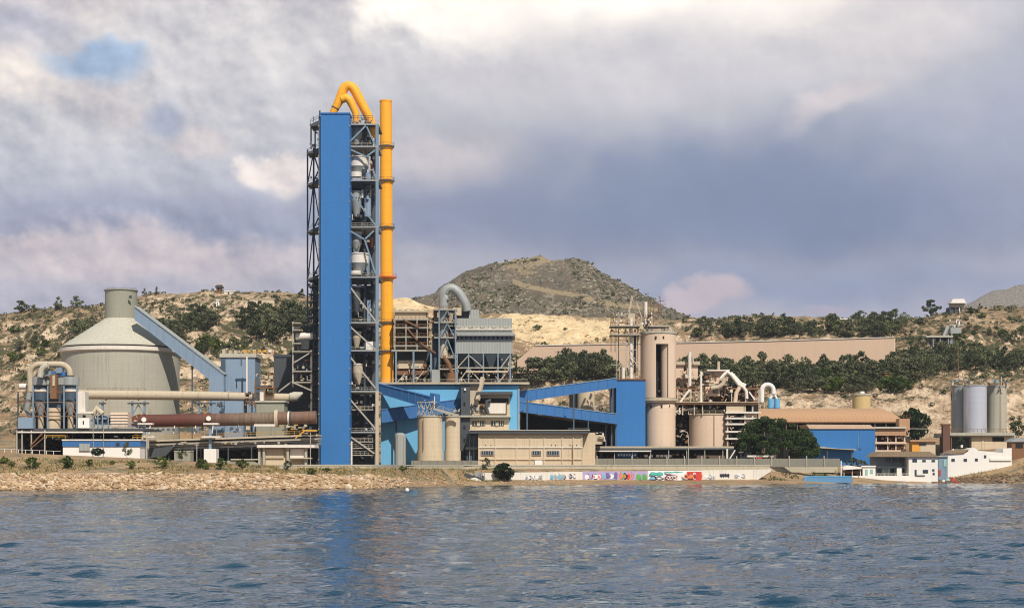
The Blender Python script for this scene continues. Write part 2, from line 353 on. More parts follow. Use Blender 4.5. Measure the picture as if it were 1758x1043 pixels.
# ground materials
def ground_mat(name, hill=True):
    m, b = newmat(name); o = coords()
    def at(k): n = E.nt.nodes.new('ShaderNodeAttribute'); n.attribute_name = k; return E(n.outputs['Fac'])
    rock, yel, veg = at('rock'), at('yellow'), at('veg')
    n1 = noise(o, .03, 6, .6); n2 = noise(o, .15, 6, .65); n3 = noise(o, .8, 4, .7); n4 = noise(o, .35, 5, .7, .8)
    soil = mix(smooth(n1, .35, .65), lin((142, 114, 88)), lin((164, 137, 106)))
    soil = mix(smooth(n2, .45, .62), soil, lin((124, 112, 90)))
    soil = mix(smooth(n3, .5, .75) * .5, soil, lin((200, 176, 144)))
    rk = mix(smooth(n2, .35, .65), lin((216, 192, 162)), lin((164, 138, 114)))
    rk = mix(smooth(n4, .52, .66) * .75, rk, lin((98, 82, 64)))
    yl = mix(smooth(n2, .35, .7), lin((232, 208, 166)), lin((212, 180, 138)))
    yl = mix(smooth(n4, .53, .66) * .6, yl, lin((168, 134, 94))); yl = mix(smooth(n3, .55, .7) * .4, yl, lin((238, 218, 178)))
    vg = mix(n3, lin((62, 64, 46)), lin((100, 94, 68)))
    c_ = mix(smooth(rock + (n4 - .5) * 2.6 + (n3 - .5) * 1.2, .38, .58), soil, rk)
    c_ = mix(smooth(yel + (n2 - .5) * 1.6 + (n4 - .5) * 1.2, .4, .6), c_, yl)
    c_ = mix(smooth(veg + (n2 - .5) * 2.4 + (n3 - .5) * 1.4, .46, .6), c_, vg)
    setc(b, 'Base Color', c_); setc(b, 'Roughness', .95); setc(b, 'Specular IOR Level', .1)
    bump(b, n4 + n3 * .5 + n2 * 2, .9, 1.2 if hill else .3); return m
M['hill'] = ground_mat('scrubby_limestone_hillside'); M['bank'] = ground_mat('dry_shore_earth', False)
# ---------------------------------------------------------------- ground from the shore to the ridge
WL = ([-900, 0, 400, 640, 668, 700, 800, 1000, 1300, 1600, 1758, 2600], [843, 842, 841, 839.3, 838, 835.5, 833, 832, 831, 829, 829.5, 833])
def shoreY(px): return F * H / (np.interp(px, *WL) - HY)
SK = [-900, 0, 240, 450, 640, 700, 760, 830, 1000, 1320, 1450, 1600, 1660, 1758, 2600]
SS = [-12, 0, 4, 9, 14, 20, 28, 40]
SZ = np.array([
 [-3] * 15, [0] * 15,
 [2, 2, 2, 2, 1.6, .8, .7, .5, .5, .5, .5, .5, .7, 1.3, 2],
 [3.9, 3.9, 3.9, 3.8, 3.3, 1.9, 1.5, 1.0, 1.0, 1.0, .9, .8, 1.2, 2.6, 4],
 [5.0, 5.0, 4.8, 4.6, 4.2, 3.4, 3.2, 1.3, 1.3, 1.4, 1.5, 1.2, 2.0, 4.2, 6],
 [6.5, 6.5, 6.0, 5.2, 5.0, 4.9, 4.9, 4.8, 4.8, 3.6, 2.4, 1.8, 3.4, 5.8, 8],
 [8.6, 8.6, 7.6, 6.1, 5.7, 5.6, 5.6, 5.6, 5.6, 5.2, 3.6, 3.0, 5.5, 9.0, 11],
 [9.8, 9.8, 8.2, 6.3, 6.3, 6.3, 6.3, 6.3, 6.3, 6.3, 6.2, 6.2, 8.5, 11.5, 12]])
HK = [-900, 0, 150, 300, 400, 520, 600, 700, 745, 800, 870, 950, 1050, 1160, 1290, 1400, 1535, 1600, 1645, 1758, 2600]
HS = [640, 700, 735, 775, 820, 860, 930, 1000, 1100, 1250]
HP = np.array([
 [797] * 17 + [790, 778, 770, 760],
 [755, 755, 755, 748, 745, 750, 785, 785, 785, 785, 780, 780, 775, 770, 762, 755, 752, 752, 755, 752, 750],
 [715, 715, 708, 690, 690, 690, 750, 750, 750, 750, 745, 740, 735, 725, 698, 680, 672, 668, 668, 668, 660],
 [682, 682, 668, 650, 645, 650, 720, 720, 720, 715, 705, 700, 695, 690, 680, 668, 662, 655, 652, 650, 640],
 [655, 655, 640, 612, 605, 615, 690, 680, 680, 680, 670, 668, 668, 665, 660, 655, 648, 640, 632, 628, 620],
 [620, 620, 600, 575, 570, 580, 660, 640, 640, 640, 635, 628, 620, 618, 614, 612, 606, 596, 585, 580, 580],
 [578, 578, 560, 532, 528, 540, 620, 585, 585, 600, 592, 585, 585, 578, 572, 570, 566, 560, 552, 553, 550],
 [545, 537, 526, 500, 500, 505, 522, 512, 528, 541, 539, 540, 545, 548, 541, 546, 549, 540, 528, 527, 520],
 [575, 575, 565, 545, 540, 545, 545, 535, 550, 560, 560, 560, 565, 570, 565, 565, 565, 560, 550, 545, 540],
 [640] * 21])
def base_z(px, Y):
    px, Y = np.broadcast_arrays(np.asarray(px, float), np.asarray(Y, float)); yw = shoreY(px); s_ = Y - yw
    col = [np.interp(px, SK, r) for r in SZ]; z1 = np.full(px.shape, -3.0)
    for i in range(len(SS) - 1):
        t = np.clip((s_ - SS[i]) / (SS[i + 1] - SS[i]), 0, 1); z1 = np.where(s_ >= SS[i], col[i] * (1 - t) + col[i + 1] * t, z1)
    hz = [H + (HY - np.interp(px, HK, r)) * y / F for r, y in zip(HP, HS)]
    t = np.clip((Y - (yw + 40)) / (640 - yw - 40), 0, 1); z = z1 * (1 - t) + hz[0] * t
    for i in range(len(HS) - 1):
        t = np.clip((Y - HS[i]) / (HS[i + 1] - HS[i]), 0, 1); z = np.where(Y >= HS[i], hz[i] * (1 - t) + hz[i + 1] * t, z)
    return z
def ground_z(px, Y):
    px, Y = np.broadcast_arrays(np.asarray(px, float), np.asarray(Y, float)); X = (px - CX) * Y / F; s_ = Y - shoreY(px)
    z = base_z(px, Y)
    a = np.clip((Y - 690) / 60, 0, 1); ridge = 1 - .6 * np.exp(-((Y - 1000) / 40) ** 2)
    st = 9.0; zz = z + fbm(X / 45, Y / 45, 3, 4) * 10 * a
    tt = (zz / st) % 1; ter = np.floor(zz / st) * st + st * np.clip((tt - .55) / .45, 0, 1)      # quarry benches
    bench = np.where(px < 620, .75, np.where(px < 1120, .35, .5)) * a * ridge
    z = z + (zz - z) * a * .8 * ridge + (ter - zz) * bench
    rid = 1 - np.abs(2 * vn(X / 14 + vn(X / 30, Y / 30, 9) * 2, Y / 14, 21) - 1)
    z = z + (fbm(X / 18, Y / 18, 5, 5) * 7 + (rid - .5) * 3.6 + fbm(X / 4, Y / 4, 8, 3) * 3.0) * a * ridge
    z = z + fbm(X / 5, Y / 5, 12, 3) * .7 * np.clip((s_ - 1) / 6, 0, 1) * (1 - a) * (s_ < 32) * np.where(px > 820, .35, 1)
    head = np.clip((px - 1665) / 60, 0, 1) * np.exp(-((s_ - 7) / 8) ** 2)
    return z + head * (fbm(X / 6, Y / 4, 31, 4) * 4)
def zat(px, Y): return float(ground_z(px, Y))
def find(px, py, y0=700, y1=1010, dy=1.5):       # nearest ground point seen at that row
    Y = np.arange(y0, y1, dy); row = HY - (ground_z(px, Y) - H) * F / Y
    k = np.nonzero(row <= py)[0]; return float(Y[k[0]]) if len(k) else None
pxs = np.concatenate([np.arange(-900, -60, 20), np.arange(-60, 1820, 3.0), np.arange(1820, 2620, 20)])
def sheet(name, rows, mat, z_fn=ground_z, smooth_=True, absolute=True):
    PX, T = np.meshgrid(pxs, rows); Yg = T if absolute else shoreY(PX) + T
    Z = z_fn(PX, Yg); Xg = (PX - CX) * Yg / F
    gy = np.abs(np.gradient(Z, axis=0) / np.maximum(np.gradient(Yg, axis=0), .01))
    row = HY - (Z - H) * F / Yg
    g = lambda cx, cy_, rx, ry: np.exp(-(((PX - cx) / rx) ** 2 + ((row - cy_) / ry) ** 2))
    s_ = Yg - shoreY(PX)
    far = np.clip((Yg - 660) / 30, 0, 1)
    rock = far * np.clip((gy - .35) * 1.1, 0, .75) + far * .12 + .55 * g(1600, 705, 330, 40) * far + .4 * g(350, 520, 160, 30) + .25 * g(330, 590, 150, 50) + .25 * g(1300, 548, 200, 14)
    rock = rock + np.where((s_ < 12) & (PX < 700), .75, 0)
    yel = 1.2 * g(710, 520, 60, 14) * far + 1.0 * far * g(960, 572, 100, 26) + .9 * far * g(900, 545, 60, 12) + .45 * far * g(1080, 560, 70, 18) + .25 * far * g(1620, 700, 140, 30) + .35 * far * g(480, 508, 60, 8)
    veg = far * (.38 + .3 * g(470, 560, 90, 40) + .3 * g(1400, 640, 260, 30) + .2 * g(60, 600, 120, 50) - .3 * g(960, 570, 130, 40) - .25 * g(1600, 715, 330, 35) - .3 * g(710, 520, 70, 16) + .2 * g(1650, 600, 200, 40))
    veg = veg + np.where((s_ > 14) & (s_ < 45), .22 + .25 * g(1390, 808, 40, 8), 0)
    return grid_mesh(name, Xg, Yg, Z, mat, smooth_, {'rock': rock, 'yellow': yel, 'veg': veg})
tag(sheet('shore_bank', np.concatenate([[-12, -6, -2], np.arange(0, 41, .8)]), M['bank'], absolute=False), 'dry earth bank rising from the rocky water line to the plant', kind='structure')
def plant_rows():
    PX, T = np.meshgrid(pxs, np.linspace(0, 1, 14)); y0 = shoreY(PX) + 40; y0 = np.minimum(y0, 690); Yg = y0 + (700 - y0) * T
    Z = ground_z(PX, Yg); z0 = np.zeros_like(Z)
    return grid_mesh('yard_ground', (PX - CX) * Yg / F, Yg, Z, M['bank'], True, {'rock': z0 + .15, 'yellow': z0, 'veg': z0 + .1})
tag(plant_rows(), 'level dusty yard ground under the cement works', kind='structure')
tag(sheet('hillside', np.concatenate([np.arange(700, 1010, 1.6), np.arange(1010, 1250, 12)]), M['hill']), 'scrubby benched limestone hillside behind the works', kind='structure')

# conical mountain and far hill
RK = [300, 560, 660, 720, 745, 770, 800, 830, 860, 890, 905, 925, 945, 965, 990, 1010, 1030, 1050, 1075, 1100, 1130, 1160, 1190, 1240, 1400, 1700]
RP = [600, 565, 535, 512, 502, 486, 466, 455, 448, 443, 443, 438, 444, 446, 443, 450, 463, 478, 492, 506, 522, 535, 547, 562, 590, 620]
def mountain():
    px = np.arange(420, 1460, 1.6); Yr = np.concatenate([np.arange(1150, 1720, 4), np.arange(1720, 2300, 20)])
    PX, Yg = np.meshgrid(px, Yr); X = (PX - CX) * Yg / F
    pr = X * F / 1700 + CX                                     # bearing of the same spot seen on the ridge line
    top = H + (HY - np.interp(pr, RK, RP)) * 1700 / F
    t = np.clip((Yg - 1180) / 520, 0, 1); back = np.clip((Yg - 1700) / 550, 0, 1)
    foot = 60.0
    Z = foot + (top - foot) * (t ** .85) * (1 - back ** 1.4)
    dens = np.sin(t * 3.14159) * .5 + .5 * t
    Z = Z + (fbm(X / 60, Yg / 90, 41, 5) * 34 * (1 - t * .75) + (1 - np.abs(2 * vn(X / 28, Yg / 70, 44) - 1) - .5) * 9 * (1 - t * .5) + fbm(X / 9, Yg / 12, 47, 4) * 13) * (dens + .1) * (1 - back * .5)
    row = HY - (Z - H) * F / Yg
    road = np.interp(PX, [860, 885, 915, 950, 1000, 1050, 1090, 1130], [470, 485, 495, 500, 510, 521, 527, 532])
    yel = np.exp(-((row - road - 5 * fbm(X / 18, X / 30, 80, 3)) / 4.0) ** 2) * ((PX > 880) & (PX < 1130)) * .95 + .5 * np.exp(-(((PX - 900) / 22) ** 2 + ((row - 465) / 14) ** 2)) + .75 * np.exp(-(((PX - 925) / 45) ** 2 + ((row - 446) / 8) ** 2)) + .4 * np.exp(-(((PX - 870) / 18) ** 2 + ((row - 455) / 12) ** 2)) + .3 * np.exp(-(((PX - 1010) / 60) ** 2 + ((row - 530) / 9) ** 2))
    z0 = np.zeros_like(Z)
    rock = .22 + .35 * np.clip(fbm(X / 40, Yg / 40, 61, 4) * 2, -1, 1); veg = .62 - .3 * np.clip(fbm(X / 30, Yg / 60, 66, 4) * 2, -1, 1) - yel * .6
    return grid_mesh('mountain', X, Yg, Z, M['mountain'], True, {'rock': rock, 'yellow': yel, 'veg': veg})
def mountain_mat():
    m, b = newmat('rocky_mountain_slope'); o = coords()
    def at(k): n = E.nt.nodes.new('ShaderNodeAttribute'); n.attribute_name = k; return E(n.outputs['Fac'])
    rock, yel, veg = at('rock'), at('yellow'), at('veg')
    n1 = noise(o, .02, 6, .6); n2 = noise(o, .07, 7, .75); n3 = noise(o, .22, 5, .8)
    soil = mix(smooth(n2, .38, .62), lin((178, 158, 134)), lin((142, 132, 112))); soil = mix(smooth(n1, .52, .68) * .6, soil, lin((146, 112, 98)))
    soil = mix(smooth(veg - .16 + (n3 - .5) * 3.0 + (n2 - .5) * 3.0, .45, .65) * .8, soil, lin((108, 110, 98)))
    c_ = mix(smooth(rock + (n3 - .5) * 4.5 + (n2 - .5) * 2.6, .36, .58), soil, lin((222, 206, 182)))
    c_ = mix(smooth(yel + (n3 - .5) * 1.4 + (n2 - .5) * 1.0, .28, .55), c_, lin((232, 206, 166)))
    setc(b, 'Base Color', c_); setc(b, 'Roughness', .95); setc(b, 'Specular IOR Level', .1); bump(b, n3 * 1.6 + n2 * 3, 1.0, 7); return m
M['mountain'] = mountain_mat()
tag(mountain(), 'grey conical mountain with a pale diagonal track', kind='structure')
def far_hill():
    px = np.arange(1560, 2600, 5.0); Yr = np.linspace(4300, 5200, 60); PX, Yg = np.meshgrid(px, Yr); X = (PX - CX) * Yg / F
    pr = X * F / 4800 + CX; top = H + (HY - np.interp(pr, [1500, 1600, 1650, 1690, 1720, 1758, 1850, 2000, 2300], [600, 560, 524, 508, 498, 489, 478, 490, 560])) * 4800 / F
    t = np.clip((Yg - 4300) / 500, 0, 1); bk = np.clip((Yg - 4800) / 400, 0, 1)
    Z = 100 + (top - 100) * t ** .8 * (1 - bk) + fbm(X / 200, Yg / 200, 71, 5) * 90 * (1 - .7 * t) + fbm(X / 30, Yg / 30, 75, 3) * 12
    z0 = np.zeros_like(Z); return grid_mesh('far_hill', X, Yg, Z, M['mountain'], True, {'rock': z0 + .1, 'yellow': z0, 'veg': z0 + .5})
tag(far_hill(), 'hazy violet hill far away behind the right ridge', kind='structure')

# ---------------------------------------------------------------- sea
def water():
    yr = [8.0]
    while yr[-1] < 640: y = yr[-1]; yr.append(y + (2.5 if y < 52 else max(.26, .26 * (y / 68) ** .95)))
    yr = np.array(yr); p = np.concatenate([np.arange(-900, -40, 14), np.arange(-40, 1800, 2.0), np.arange(1800, 2660, 14)])
    PX, Yg = np.meshgrid(p, yr); X = (PX - CX) * Yg / F; Z = np.zeros_like(X); rs = np.random.RandomState(5)
    dyg = np.gradient(Yg, axis=0); dxg = 2.0 * Yg / F; gate = .35 + 1.3 * vn(X / 22, Yg / 16, 90) ** 1.3; gate2 = gate
    for k in range(56):
        L = 1.1 * (9 / 1.1) ** (rs.rand() ** 1.2); th = rs.normal(0, .55) + .25; kx, ky = math.sin(th) * 6.2832 / L, math.cos(th) * 6.2832 / L
        a = SLOPE * L / 6.2832 / math.sqrt(56 / 2) * rs.uniform(.6, 1.4)
        fade = np.clip((L / (2.6 * dyg)) - .4, 0, 1) * np.clip(L / (3 * dxg) - .3, 0, 1)
        ph = kx * X + ky * Yg + rs.rand() * 6.28; w = np.sin(ph) + .28 * np.sin(2 * ph + 1.2)
        Z += a * w * fade * (gate if L > 2.5 else gate2)
    g = np.zeros_like(X)                            # short-crested wavelets standing out of the ripple
    for k in range(34):
        L = rs.uniform(.9, 2.8); th = rs.normal(0, .17) + .08; ph = math.sin(th) * 6.2832 / L * X + math.cos(th) * 6.2832 / L * Yg + rs.rand() * 6.28; g += np.sin(ph) * math.sqrt(2 / 34)
    Z += .07 * np.clip(g - .85 + .55 * (gate - .9), 0, None) * np.clip((Yg - 30) / 20, 0, 1)
    m, b = newmat('sea_water'); o = coords(); x, y, z = xyz(o.k)
    big = noise(comb(x * .9, y * 1.3, z), .55, 3, .6); sm = noise(comb(x * .8, y * 1.5, z), 2.1, 3, .6); lg = noise(comb(x * .5, y, z), .06, 3, .5)
    setc(b, 'Base Color', lin((14, 52, 74))); setc(b, 'Roughness', .035); b.inputs['IOR'].default_value = 1.33; setc(b, 'Specular IOR Level', .5)
    bump(b, (big * 1.0 + sm * .4) * (lg * 1.6 + .2), 1.0, .17)
    return grid_mesh('water', X, Yg, Z, m, True)
SLOPE = .115
tag(water(), 'calm rippled blue grey sea', kind='structure')
def outer_sea():                                   # the same sea to both sides and behind the boat
    mb = MB(); mb.box((-6000, -3000, -4), (6000, 8.5, -.05)); return mb.build('water', bpy.data.materials['sea_water'])
tag(outer_sea(), 'open sea behind the boat', kind='structure')
# ---------------------------------------------------------------- clutter: small real parts of one thing
def clutter(t, x0, x1, y0, y1, Y, D, n, mats, seed, big=1.0):
    r = random.Random(seed)
    for _ in range(n):
        k = r.random(); m = M[r.choice(mats)]; x = r.uniform(x0, x1); y = r.uniform(y0, y1); d = Y + r.uniform(0, D)
        if k < .34:
            w = r.uniform(2, 8) * big; h = r.uniform(2, 7) * big
            Bx(t, 'machine_casing', m, max(x0, x - w / 2), min(x1, x + w / 2), max(y0, y - h / 2), min(y1, y + h / 2), d, r.uniform(1, 2.5))
        elif k < .62:
            dx = r.uniform(-12, 12) * big; dy_ = r.uniform(-12, 12) * big; a = r.random() < .5
            q = [(x, y, d), (min(x1, max(x0, x + (dx if a else 0))), min(y1, max(y0, y + (0 if a else dy_))), d), (min(x1, max(x0, x + dx)), min(y1, max(y0, y + dy_)), d)]
            if (P(*q[0]) - P(*q[1])).length > .3 and (P(*q[1]) - P(*q[2])).length > .3: Tb(t, 'pipe', m, q, r.uniform(.6, 1.4) * big, 8)
        elif k < .8:
            h = r.uniform(4, 9) * big; rr = r.uniform(1.5, 3.5) * big
            Cy(t, 'vessel', m, x, max(y0, y - h / 2), min(y1, y + h / 2), rr, d + 1, rr * r.choice([1, 1, .5]), 14)
        else:
            Rb(t, 'strut', m, (x, y, d), (min(x1, max(x0, x + r.uniform(-10, 10) * big)), min(y1, max(y0, y + r.uniform(4, 10) * big)), d), 1.0)
def G(px, Y): Y = Y + OFF[0]; return HY - (zat(px, Y) - H) * F / Y + .6      # row where the ground is at that spot
def columns(t, mat, xs, y0, y1, Y, w=1.8, name='column'):
    for x in xs: Rb(t, name, mat, (x, y0, Y), (x, (G(x, Y) if y1 is None else y1), Y), w)

# ---------------------------------------------------------------- domed silo with its gallery
Y = 580; t = thing('domed_silo', 'huge grey concrete silo with a conical roof and round turret', 'silo', (208, 797, Y))
k = Y / F; c0 = P(208, 797, Y); zz = lambda py: P(0, py, Y).z
MB().lathe(c0, [(98.5 * k, 5), (98.5 * k, zz(606))], 72).build('wall', M['concrete'], t)
MB().lathe(c0, [(98.6 * k, zz(608)), (102.5 * k, zz(606)), (102.5 * k, zz(600)), (94 * k, zz(599))], 72).build('roof_rim', M['white_metal'], t)
MB().lathe(c0, [(96 * k, zz(599.2)), (96 * k, zz(597.2))], 72).build('eave_gap', M['black'], t)
MB().lathe(c0, [(99.5 * k, zz(597.4)), (99.5 * k, zz(595.8)), (27 * k, zz(547))], 72).build('roof', M['concrete_roof'], t)
tr = MB().lathe(c0, [(27.2 * k, zz(549)), (27.2 * k, zz(500)), (29 * k, zz(499.5)), (29 * k, zz(498))], 40).build('turret', M['turret'], t)
rail(t, M['dark_metal'], (184, 498, Y - 1), (234, 498, Y - 1), .8, 2.2, .06)
Bx(t, 'hatch_cover', M['concrete_roof'], 213, 232, 575, 584, Y - 13.5, 3); Bx(t, 'hatch', M['black'], 218, 229, 577.5, 580, Y - 13.7, .3)
Bx(t, 'vent_door', M['dark_metal'], 221, 226, 507, 512, Y - 5.6, .3)
for i in range(0):
    a = R(180 + 6 + i * 6.6); MB().beam((c0.x + 98.8 * k * math.cos(a), c0.y + 98.8 * k * math.sin(a), 5), (c0.x + 98.8 * k * math.cos(a), c0.y + 98.8 * k * math.sin(a), zz(608)), .22, .22).build('wall_rib', M['concrete'], t)
t = thing('inclined_gallery', 'pale blue enclosed conveyor gallery sloping from the domed silo turret', 'conveyor', (378, 670, 575))
inclined(t, 'gallery_body', M['pale_blue'], (231, 526, 566), (384, 642, 560), (22, 28), 4)
inclined(t, 'gallery_roof', M['grey_rib'], (230, 524, 565.7), (385, 640.5, 559.7), (1.8, 1.8), 4.6)
Rb(t, 'support_leg', M['dark_blue'], (330, 622, 563), (330, 790, 563), 2.2)
t = thing('transfer_house', 'faded blue sheet-metal transfer house at the foot of the silo gallery', 'building', (408, 797, 565))
Bx(t, 'wall', M['pale_blue'], 379, 438, 613, 797, 562, 12); Bx(t, 'lower_annexe', M['pale_blue'], 359, 384, 646, 797, 559, 9)
Bx(t, 'roof', M['concrete_roof'], 377, 440, 606, 613, 561.5, 13); Bx(t, 'recess', M['dark_blue'], 379.5, 387, 614, 655, 561.8, .4)  # recess is a flat dark strip, its shade painted on
for x in (384, 395, 404, 421, 437): Bx(t, 'roof_vent', M['yellow' if x > 420 else 'beige_metal'], x - 2.5, x + 2.5, 599 + (x % 3), 606, 563, 3)
rail(t, M['steel_light'], (378, 606, 561.6), (439, 606, 561.6), 1)
t = thing('pipe_mast', 'pale vertical mast with crossbar before the transfer house', 'mast', (424, 797, 556))
Rb(t, 'pole', M['white_metal'], (424, 612, 556), (424, G(424, 556), 556), 2.6); Rb(t, 'crossbar', M['dark_metal'], (412, 614, 556), (432, 614, 556), 2.4); Rb(t, 'hanger', M['dark_metal'], (414, 614, 556), (414, 628, 556), 1.6)
t = thing('dark_silo_block', 'dark grey concrete block standing left of the blue tower', 'building', (494, 797, 570))
Bx(t, 'wall', M['dark_metal'], 470, 548, 612, 797, 566, 14); Bx(t, 'roof_edge', M['dark_metal'], 469, 500, 608, 612.2, 565.7, 14.6); clutter(t, 470, 520, 602, 611, 568, 4, 8, ['dark_metal', 'rust_beam'], 4)
Pr(t, 'roof_hood', M['dark_metal'], [(486, 612.5), (498, 604), (548, 596), (548, 612.5)], 566.4, 13)
t = thing('olive_tank_house', 'low olive grey plant house behind the kiln', 'building', (465, 797, 540))
Bx(t, 'wall', M['turret'], 440, 488, 690, 797, 538, 8); Bx(t, 'roof', M['concrete_roof'], 438, 490, 687, 690, 537.5, 9)
Bx(t, 'side_hut', M['pale_blue'], 386, 418, 688, 797, 538, 8); clutter(t, 372, 386, 690, 712, 536, 4, 10, ['dark_metal', 'dark_blue'], 6); clutter(t, 420, 438, 672, 700, 536, 4, 14, ['dark_metal', 'rust_beam', 'steel_light'], 7)
clutter(t, 440, 470, 640, 690, 545, 6, 22, ['dark_metal', 'beige_metal', 'rust_beam'], 9); Bx(t, 'machine_deck', M['rust_beam'], 436, 472, 664, 666, 544, 6); columns(t, M['rust_beam'], (438, 455, 470), 650, 700, 544, 1.5)

# ---------------------------------------------------------------- long duct, kiln, kiln deck
OFF[0] = 28.0
t = thing('gas_duct', 'long beige horizontal duct carried on steel trestles above the kiln', 'duct', (320, 740, 520))
Tb(t, 'duct_shell', M['beige_metal'], [(136, 676, 520), (148, 677, 520), (250, 678, 520), (340, 679, 520), (440, 681, 520), (498, 682, 520), (507, 683, 520)], [7.5, 7.8, 7.8, 7.8, 7.2, 6.8, 6.5], 18)
Tb(t, 'duct_elbow', M['concrete_roof'], [(498, 681, 519), (508, 680, 519), (520, 674, 519)], [6.9, 8.5, 1.5], 16)
for x in (181, 237, 341, 393, 452): Tb(t, 'flange', M['steel_light'], [(x, 678.5, 520), (x + 1.5, 678.5, 520)], 8.6, 18)
rail(t, M['rust_beam'], (150, 671, 520), (250, 671.5, 520), 1.0, 2.5, .08)
for x in (176, 227, 248, 341, 362, 420, 432, 492):
    q = 688; Rb(t, 'trestle_leg', M['steel_blue'], (x, q, 520), (x, 745, 520), 3.2)
for a, b in ((219, 256), (333, 370), (412, 440), (170, 182), (486, 498)): Rb(t, 'trestle_beam', M['dark_metal'], (a, 692, 519.5), (b, 692, 519.5), 2.4)
for a, b in ((227, 248), (341, 362)): Rb(t, 'trestle_brace', M['steel_blue'], (a, 712, 520.3), ((a + b) / 2, 694, 520.3), 1.4); Rb(t, 'trestle_brace', M['steel_blue'], (b, 712, 520.3), ((a + b) / 2, 694, 520.3), 1.4)
Bx(t, 'valve_housing', M['white_metal'], 446, 454, 664, 690, 517, 2); Bx(t, 'valve_deck', M['dark_metal'], 438, 460, 661, 664, 516, 5)

t = thing('rotary_kiln', 'long rusty brown rotary kiln lying on its deck', 'kiln', (390, 745, 500))
kx = [(234, 722.5), (300, 721.3), (400, 719.5), (470, 718), (543, 716)]
def kin(x): return float(np.interp(x, [p[0] for p in kx], [p[1] for p in kx]))
def kilnmat():
    m, b = newmat('kiln_shell_rust_to_grey'); o = coords(); x, y, z = xyz(o.k)
    n1 = noise(o, .25, 5, .6); n2 = noise(comb(x * 1.5, y * .2, z * .2), 1.0, 4, .6)
    c_ = mix(smooth(x + (n1 - .5) * 14, -14, 12), lin((96, 47, 36)), lin((124, 108, 90)))
    c_ = mix(smooth(n2, .4, .62) * .5, c_, lin((84, 58, 46))); c_ = mix(smooth(x, 12.5, 16) * .6, c_, lin((112, 76, 58)))
    setc(b, 'Base Color', c_); setc(b, 'Roughness', .75); return m
Tb(t, 'kiln_shell', kilnmat(), [(x, y, 500) for x, y in kx], 11, 32)
Tb(t, 'kiln_hood', M['rust'], [(226, 723, 500), (240, 722.5, 500)], [8, 12.5], 20)
for x, r_, w_, m_ in ((247, 12.6, 4, 'rust'), (358, 12.6, 5, 'rust'), (475, 15, 6, 'beige_metal'), (496, 11.8, 2.5, 'white_metal'), (500, 12.2, 2, 'dark_metal')):
    Tb(t, 'riding_ring' if r_ > 12.3 else 'shell_band', M[m_], [(x - w_ / 2, kin(x), 500), (x + w_ / 2, kin(x), 500)], r_, 32)
for x in (247, 358): Tb(t, 'end_disc', M['white'], [(x, kin(x) - 2.5, 497.4), (x, kin(x) - 2.5, 497.0)], 4.2, 18)
Bx(t, 'drip_guard', M['white_metal'], 436, 472, 727.5, 731, 497, 1.5)
for x in list(range(262, 345, 9)) + [372, 384, 396, 408]: Tb(t, 'cooling_fan', M['dark_blue'], [(x, 737, 496.5), (x, 737, 498)], 2.4, 12)
for x in (258, 300, 336, 366): Rb(t, 'support_post', M['white_metal'], (x, 730, 497), (x - 2, 744, 497), 1.6)
clutter(t, 388, 430, 729, 742, 496, 3, 10, ['beige_metal', 'dark_metal', 'grey_metal'], 15); clutter(t, 480, 540, 728, 744, 496, 3, 18, ['beige_metal', 'dark_metal', 'yellow', 'steel_light'], 16)
def tpost(x, lab):
    t = thing('kiln_pier', lab, 'pier', (x, 790, 489))
    Rb(t, 'post', M['steel_blue'], (x, 727, 489), (x, 782, 489), 4.4); Bx(t, 'upper_platform', M['white_metal'], x - 12, x + 13, 725.5, 728.5, 487.5, 3); Bx(t, 'lower_platform', M['white_metal'], x - 15, x + 17, 748, 751, 487, 4)
    for d in (-10, 11): Rb(t, 'hanger', M['steel_blue'], (x + d, 728, 488), (x + d, 748, 488), 1.2)
    return t
t2 = tpost(361, 'blue T-shaped kiln pier on a white concrete block'); Bx(t2, 'base_block', M['white'], 350, 371, 770, G(360, 485) + 3, 486, 5)
t2 = tpost(248, 'blue T-shaped kiln pier beside the white and blue hut')
t = thing('kiln_deck', 'long layered steel and concrete deck under the kiln', 'platform', (395, 790, 495))
dk = lambda x: float(np.interp(x, [255, 543], [755, 745]))
for i, (dyy, h_, D, m_) in enumerate(((0, 3, 11, 'beige_metal'), (5.5, 4, 9, 'steel_light'), (10.5, 2.2, 8, 'steel_light'), (14, 3.5, 9, 'grey_metal'), (18.5, 2.5, 8, 'dark_metal'))):
    Pr(t, 'deck_beam', M[m_], [(256, dk(256) + dyy), (546, dk(546) + dyy), (546, dk(546) + dyy + h_), (256, dk(256) + dyy + h_)], 492 + i * .6, D)
rail(t, M['yellow'], (256, dk(256), 492.2), (440, dk(440), 492.2), 1.3, 1.6, .1); rail(t, M['yellow'], (440, dk(440), 492.2), (543, dk(543), 492.2), 1.3, 1.6, .09)
Pr(t, 'girder_haunch', M['dark_metal'], [(256, 770), (300, 765), (284, 782), (256, 786)], 492, 2)
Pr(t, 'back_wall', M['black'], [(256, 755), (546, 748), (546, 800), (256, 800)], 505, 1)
columns(t, M['dark_metal'], (258, 290, 330, 345, 392, 432), 765, None, 494, 2.2)
Bx(t, 'stair_landing', M['yellow'], 520, 543, 737, 740, 490, 3); Rb(t, 'stair', M['yellow'], (507, 752, 490), (524, 738, 490), 2)
clutter(t, 392, 430, 765, 784, 496, 5, 12, ['dark_metal', 'black', 'rust_beam'], 19); clutter(t, 262, 545, 757, 766, 491.5, 1, 40, ['steel_light', 'dark_metal', 'beige_metal'], 20, .6)
OFF[0] = 22.0
t = thing('kiln_substation', 'cream concrete frame building under the deck beside the blue tower', 'building', (484, 797, 482))
Bx(t, 'wall', M['cream'], 446, 522, 769, 803, 484, 8); Bx(t, 'roof', M['white_metal'], 441, 540, 763, 768, 481.5, 11)
